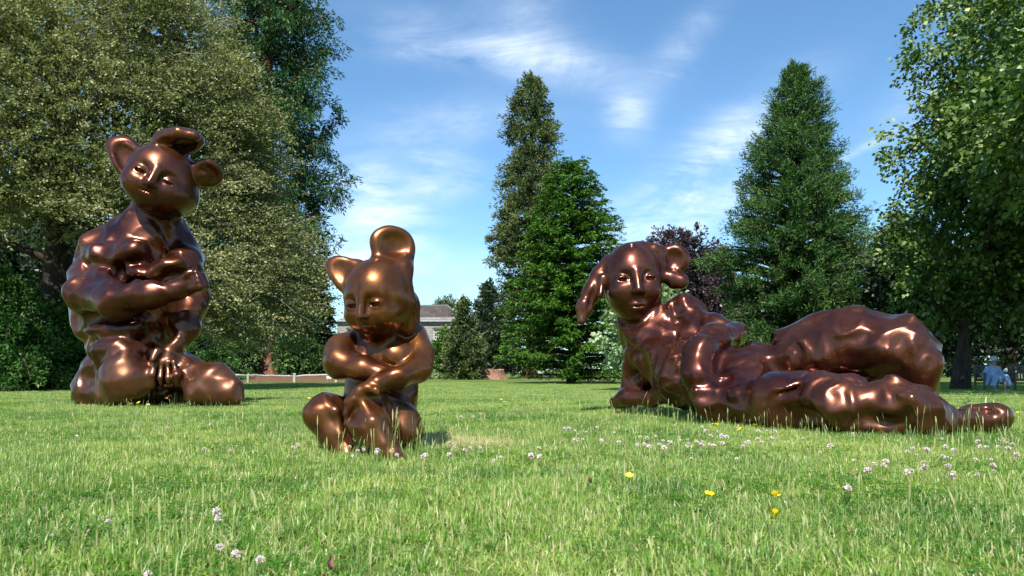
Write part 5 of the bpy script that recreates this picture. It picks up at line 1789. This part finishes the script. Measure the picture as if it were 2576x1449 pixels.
for s_ in (-1, 1):
    dp += [(FC((s_ * 0.17, 0.02, 0.80), (s_ * 0.30, -0.02, 0.60), 0.075, 0.085), '+', 0.04), (FC((s_ * 0.30, -0.02, 0.58), (s_ * 0.12 - 0.04, -0.24, 0.575), 0.088, 0.060), '+', 0.04),
           (FC((s_ * 0.32, 0.0, 0.62), (s_ * 0.33, -0.03, 0.47), 0.05, 0.06), '+', 0.05),
           (FC((s_ * 0.11, 0.05, 0.50), (s_ * 0.17, -0.40, 0.49), 0.15, 0.10), '+', 0.08), (FC((s_ * 0.17, -0.40, 0.48), (s_ * 0.27, -0.40, 0.22), 0.09, 0.085), '+', 0.06),
           (FC((s_ * 0.2, -0.1, 0.46), (s_ * 0.33, -0.2, 0.24), 0.12, 0.07), '+', 0.06)]
    for k_ in range(3):
        dp += [(FC((s_ * (0.06 + 0.07 * k_), -0.49, 0.50), (s_ * (0.13 + 0.11 * k_), -0.49, 0.22), 0.012, 0.02), '+', 0.03)]
dp += [(FC((0, -0.36, 0.48), (0, -0.36, 0.34), 0.10, 0.08), '+', 0.06), (f_ell((0, -0.42, 0.20), (0.12, 0.25, 0.11)), '-', 0.04), (f_ell((0, -0.14, 0.86), (0.055, 0.09, 0.07)), '-', 0.02),
       (f_ell((0, -0.35, 0.12), (0.30, 0.3, 0.05)), '-', 0.03)]
blob_mesh(dp, 0.014, 'dress', DRESS, person, 0.04)
MB().lathe([(0.235, 1.055), (0.24, 1.05), (0.17, 1.085), (0.105, 1.10), (0.098, 1.17), (0.075, 1.215), (0.03, 1.225), (0.0, 1.226)], (0, -0.02, 0), 28).build('hat', STRAW, person, True)
blob_mesh([(f_ell((0, 0.0, 1.04), (0.092, 0.09, 0.10)), '+'), (f_ell((0, -0.12, 1.01), (0.075, 0.075, 0.14)), '-', 0.02)], 0.009, 'hair', HAIR, person, 0.02)
for s_ in (-1, 1):
    blob_mesh([(FC((s_ * 0.17, -0.35, 0.05), (s_ * 0.185, -0.52, 0.035), 0.045, 0.036), '+'), (f_ell((s_ * 0.17, -0.33, 0.12), (0.03, 0.04, 0.05)), '-', 0.01)], 0.009, 'shoe', SHOE, person, 0.02)
bag = thing('white_bag', 'small crumpled white bag resting on the chair arm beside the seated person', 'bag', pf_ + np.array([0.37, -0.10, 0.655]))
blob_mesh([(f_ell((0, 0, 0.055), (0.075, 0.06, 0.06)), '+'), (f_ell((0.02, -0.02, 0.11), (0.03, 0.03, 0.05)), '+', 0.04), (f_ell((0, 0, -0.05), (0.2, 0.2, 0.05)), '-', 0.01)], 0.009, 'sack', WHITE, bag, 0.03)

# ------------------------------------------------------------------ flowers and small things in the grass
PETAL_W = plain('clover_petals', (0.72, 0.66, 0.62), 0.8, 0, 60, 0.15)
PETAL_P = plain('faded_clover_petals', (0.56, 0.40, 0.34), 0.8, 0, 60, 0.2)
PETAL_Y = plain('buttercup_petals', (0.85, 0.62, 0.01), 0.35, 0, 40, 0.08)
STEM = plain('flower_stems', (0.10, 0.19, 0.04), 0.7, 0, 30, 0.2)
rfl = np.random.default_rng(77)


def clover_mesh(seed, pink):
    rng = np.random.default_rng(seed)
    n = 64
    d = unit(rng.normal(size=(n, 3)) + np.array([0, 0, 0.35]))
    R = 0.0085
    c = d * R * np.array([1, 1, 0.85]) + np.array([0, 0, 0.0])
    V = cards(c, d + rng.normal(0, 0.2, (n, 3)), 0.0105, 0.0042, rng)
    q = np.arange(len(V)).reshape(-1, 4)
    sv, sq = tubes([(np.array([[0.004, 0.003, -0.075], [0.002, 0, -0.035], [0, 0, -0.004]]), [0.0011, 0.001, 0.0009])], 5)
    me = mesh_np('clover_flower', np.concatenate([V, sv]), np.concatenate([q, sq + len(V)]), PETAL_W)
    me.materials.append(PETAL_P); me.materials.append(STEM)
    mi = np.where(np.repeat(d[:, 2], 1) < (-0.1 if not pink else 0.25), 1, 0)
    me.polygons.foreach_set('material_index', np.concatenate([mi, np.full(len(sq), 2)]).astype(np.int32))
    return me


def buttercup_mesh():
    b = MB()
    for k in range(5):
        a = k * 2 * math.pi / 5
        ca, sa = math.cos(a), math.sin(a)

        def pt(r, w, z):
            return (ca * r - sa * w, sa * r + ca * w, z)
        vs = [b.bm.verts.new(pt(*p)) for p in ((0.001, 0, 0), (0.006, 0.0062, 0.0035), (0.0115, 0.006, 0.0085), (0.0130, 0, 0.0095), (0.0115, -0.006, 0.0085), (0.006, -0.0062, 0.0035))]
        b.bm.faces.new(vs)
    b.lathe([(0.003, 0.001), (0.0035, 0.004), (0.001, 0.0055)], (0, 0, 0), 8)
    k0 = len(b.bm.faces)
    b.tube([(0.005, 0.002, -0.085), (0.002, 0, -0.04), (0, 0, 0.001)], 0.0009, 5)
    me = b.mesh('buttercup', PETAL_Y)
    me.materials.append(STEM)
    me.polygons.foreach_set('material_index', np.array([0] * k0 + [1] * (len(me.polygons) - k0), np.int32))
    return me


CL = [clover_mesh(1, False), clover_mesh(2, False), clover_mesh(3, True)]
BC = buttercup_mesh()


def sow(name, mesh_of, uv, hz, s0, s1, label, cat, group):
    for u, v in uv:
        h = hz * rfl.uniform(0.85, 1.2)
        d = min((CAM_H - h) * FPX / (v - HZ), 12.0)
        p = at(u, v, d)
        o = obj(name, mesh_of(), None, p)
        o.rotation_euler = (rfl.normal(0, 0.3), rfl.normal(0, 0.3), rfl.uniform(0, 6.28))
        o.scale = (rfl.uniform(s0 * 0.70, s1 * 0.98),) * 3
        tag(o, label, cat, group)


def c8(l):
    return [((1440 + x / 1.789) * 0.8944, (1100 + y / 1.789) * 0.8944) for x, y in l]


def c7(l):
    return [(x / 1.789 * 0.8944, (1100 + y / 1.789) * 0.8944) for x, y in l]


band = c8([(315, 200), (285, 188), (430, 182), (375, 208), (515, 210), (450, 250), (540, 258), (630, 270), (645, 230), (665, 268), (690, 280), (680, 238), (725, 228), (760, 250),
           (740, 268), (765, 285), (795, 258), (842, 232), (842, 247), (885, 245), (890, 262), (880, 280), (930, 260), (960, 255), (955, 270), (1000, 225), (995, 270), (1015, 275),
           (1055, 225), (1058, 262), (1080, 232), (1190, 255), (1175, 260), (1160, 280), (1235, 242), (1255, 258), (1305, 238), (1465, 238), (1325, 205), (1285, 200), (975, 200),
           (955, 180), (820, 172), (1135, 185), (1715, 215), (1240, 200), (320, 245), (355, 243), (265, 190), (905, 340), (1130, 340)])
corner = c8([(1545, 310), (1600, 275), (1880, 355), (1870, 375), (1790, 400), (1820, 368), (1990, 305), (2015, 288), (2035, 322), (2085, 295), (2165, 240), (2180, 280), (2165, 325),
             (2185, 335), (2225, 300), (2195, 380), (2065, 360), (2075, 385), (1990, 410), (2010, 400), (2220, 410), (2215, 430), (2330, 345), (2345, 255), (2385, 285), (2355, 280),
             (2410, 345), (2420, 375), (2425, 405), (2340, 420), (2445, 280), (2490, 260), (2495, 290), (2520, 268), (2470, 245), (2540, 320), (1720, 350)])
single = c8([(1690, 490)])
sit = c7([(1760, 280), (1830, 295), (1800, 300), (1900, 300), (1895, 312), (1955, 292), (1975, 295), (1775, 328), (1997, 322), (2140, 325), (2130, 332), (2145, 322), (2260, 320), (2265, 262),
          (2285, 285), (2340, 297), (2365, 287), (2415, 285), (2485, 350), (2520, 335)]) + c8([(100, 330), (140, 330), (95, 322), (135, 288), (220, 288)])
faint = c7([(2320, 130), (2380, 130), (2420, 115)])
left_few = c7([(1155, 300), (1030, 292), (915, 305), (1500, 270), (1475, 285), (840, 185), (1060, 168), (385, 230)])
near = c7([(545, 655), (1105, 785), (1190, 820), (1310, 848), (745, 918)])
tall_near = c7([(1090, 610), (1097, 645)])
anyc = lambda: CL[int(rfl.integers(0, 3))]
whitec = lambda: CL[int(rfl.integers(0, 2))]
pinkc = lambda: CL[2] if rfl.random() < 0.65 else CL[0]
sow('clover_flower', whitec, band, 0.062, 0.85, 1.25, 'white clover head in the flower band before the reclining figure', 'flower', 'clover before the reclining figure')
sow('clover_flower', anyc, corner, 0.062, 0.85, 1.3, 'white clover head in the grass in front of the reclining figure\'s foot', 'flower', 'clover by the reclining figure\'s foot')
sow('clover_flower', whitec, single, 0.055, 1.1, 1.3, 'white clover head standing alone among plain grass, below the flower band', 'flower', None)
sow('clover_flower', pinkc, sit, 0.055, 0.9, 1.25, 'pinkish clover head in the grass at the sitting figure\'s feet', 'flower', 'clover at the sitting figure\'s feet')
sow('clover_flower', anyc, faint, 0.055, 0.9, 1.2, 'small faint clover head in the lawn behind the sitting figure', 'flower', 'clover behind the sitting figure')
sow('clover_flower', pinkc, left_few, 0.05, 0.9, 1.2, 'scattered small clover head in the lawn left of the sitting figure', 'flower', 'clover left of the sitting figure')
for uv, lab in zip(near, ('white clover head by itself in the nearest grass, towards the left edge', 'white clover head under the tall double one in the nearest grass',
                          'white clover head in the nearest grass, middle of a loose row of three', 'small white clover head in the nearest grass, right end of a loose row',
                          'white clover head cut by the bottom edge of the picture')):
    sow('clover_flower', whitec, [uv], 0.05, 0.85, 1.05, lab, 'flower', 'clover in the nearest grass')
for uv, lab in zip(tall_near, ('tall clean white clover head, upper one of a close pair in the nearest grass', 'drooping clover head just under the tall clean white one in the nearest grass')):
    sow('clover_flower', whitec, [uv], 0.07, 1.05, 1.15, lab, 'flower', 'clover in the nearest grass')
for uv, lab in (([(590, 432)], 'small side-on buttercup left of the open cup-shaped one, below the clover band'), ([(757, 412)], 'open cup-shaped buttercup, nearest below the clover band'),
                ([(990, 528), (1012, 528)], 'one of two buttercups side by side, between the cup-shaped one and the stacked pair'),
                ([(1325, 525), (1345, 533)], 'one of two touching buttercups right above the stacked pair'), ([(1320, 620), (1328, 640)], 'one of two stacked buttercups lowest in the near grass')):
    sow('buttercup', lambda: BC, c8(uv), 0.06, 0.95, 1.25, lab, 'flower', 'buttercups in the near grass' if len(uv) == 1 else lab.replace('one of ', ''))
sow('buttercup', lambda: BC, c8([(1015, 172), (1035, 172), (1152, 196), (1220, 174)]), 0.07, 1.2, 1.5, 'yellow buttercup close under the reclining figure\'s thigh', 'flower', 'buttercups under the reclining figure')
sow('buttercup', lambda: BC, c8([(185, 32), (2545, 110)]) + c7([(2125, 15), (2315, 12), (2245, 8), (2407, 68), (2520, 45), (2538, 58)]), 0.06, 1.4, 1.9,
    'small yellow buttercup far out in the lawn between the bronze figures', 'flower', 'buttercups out in the lawn')
sow('buttercup', lambda: BC, c7([(388, 50), (660, 68), (700, 62), (745, 72), (790, 42), (995, 35), (1190, 18), (1198, 28), (1212, 33), (1288, 12), (1287, 42), (1352, 28), (1525, 32), (1555, 38), (1095, 40)]),
    0.065, 1.5, 2.1, 'yellow buttercup in the grass at the kneeling figure\'s knees', 'flower', 'buttercups at the kneeling figure')

# fallen leaves and a tall weed
DRY = plain('dry_brown_leaf', (0.16, 0.085, 0.05), 0.7, 0, 40, 0.35)
for (u, v, s, lab) in ((830, 1424, 0.6, 'crumpled dry brown leaf lying low in the nearest grass'), (1486, 1212, 0.7, 'small dark dry leaf in the grass below the reclining figure')):
    d = (CAM_H - 0.03) * FPX / (v - HZ)
    n = 7
    gx, gy = np.meshgrid(np.linspace(-1, 1, n), np.linspace(-1, 1, n))
    wd = np.sqrt(np.clip(1 - gy ** 2, 0, 1)) * 0.6
    vv = np.stack([gx * wd * 0.018, gy * 0.026, 0.012 * gx ** 2 + 0.008 * np.sin(gx * 4 + gy * 5) + 0.010 * gy ** 2], -1).reshape(-1, 3) * s
    i, j = np.meshgrid(np.arange(n - 1), np.arange(n - 1))
    k0 = (j * n + i).ravel()
    o = obj('dry_leaf', mesh_np('dry_leaf', vv, np.stack([k0, k0 + 1, k0 + n + 1, k0 + n], -1), DRY, True), None, at(u, v, d))
    o.rotation_euler = (0.5, 0.3, u)
    tag(o, lab, 'leaf')
wp = foot(2432, 7.6)
weed = thing('tall_weed', 'single tall leafy weed standing above the lawn behind the reclining figure\'s foot', 'weed', wp)
wpts = np.array([[0, 0, 0], [0.01, 0, 0.09], [0.03, 0, 0.16], [0.075, 0, 0.215]])
sv, sq = tubes([(wpts, [0.003, 0.0025, 0.002, 0.001])], 5)
obj('stem', mesh_np('stem', sv, sq, STEM, True), weed)
rw = np.random.default_rng(3)
for k in range(9):
    f_ = 0.25 + 0.75 * k / 8
    c = np.array([np.interp(f_, [0, 0.4, 0.75, 1], wpts[:, 0]), 0, np.interp(f_, [0, 0.4, 0.75, 1], wpts[:, 2])])
    a = k * 2.4
    ax = np.array([[math.cos(a), math.sin(a), 0.35]])
    V = cards((c + ax[0] * 0.02)[None], ax, 0.045, 0.018, rw)
    obj('leaf', card_mesh('leaf', V, LEAF_FRESH, np.array([0.6])), weed)
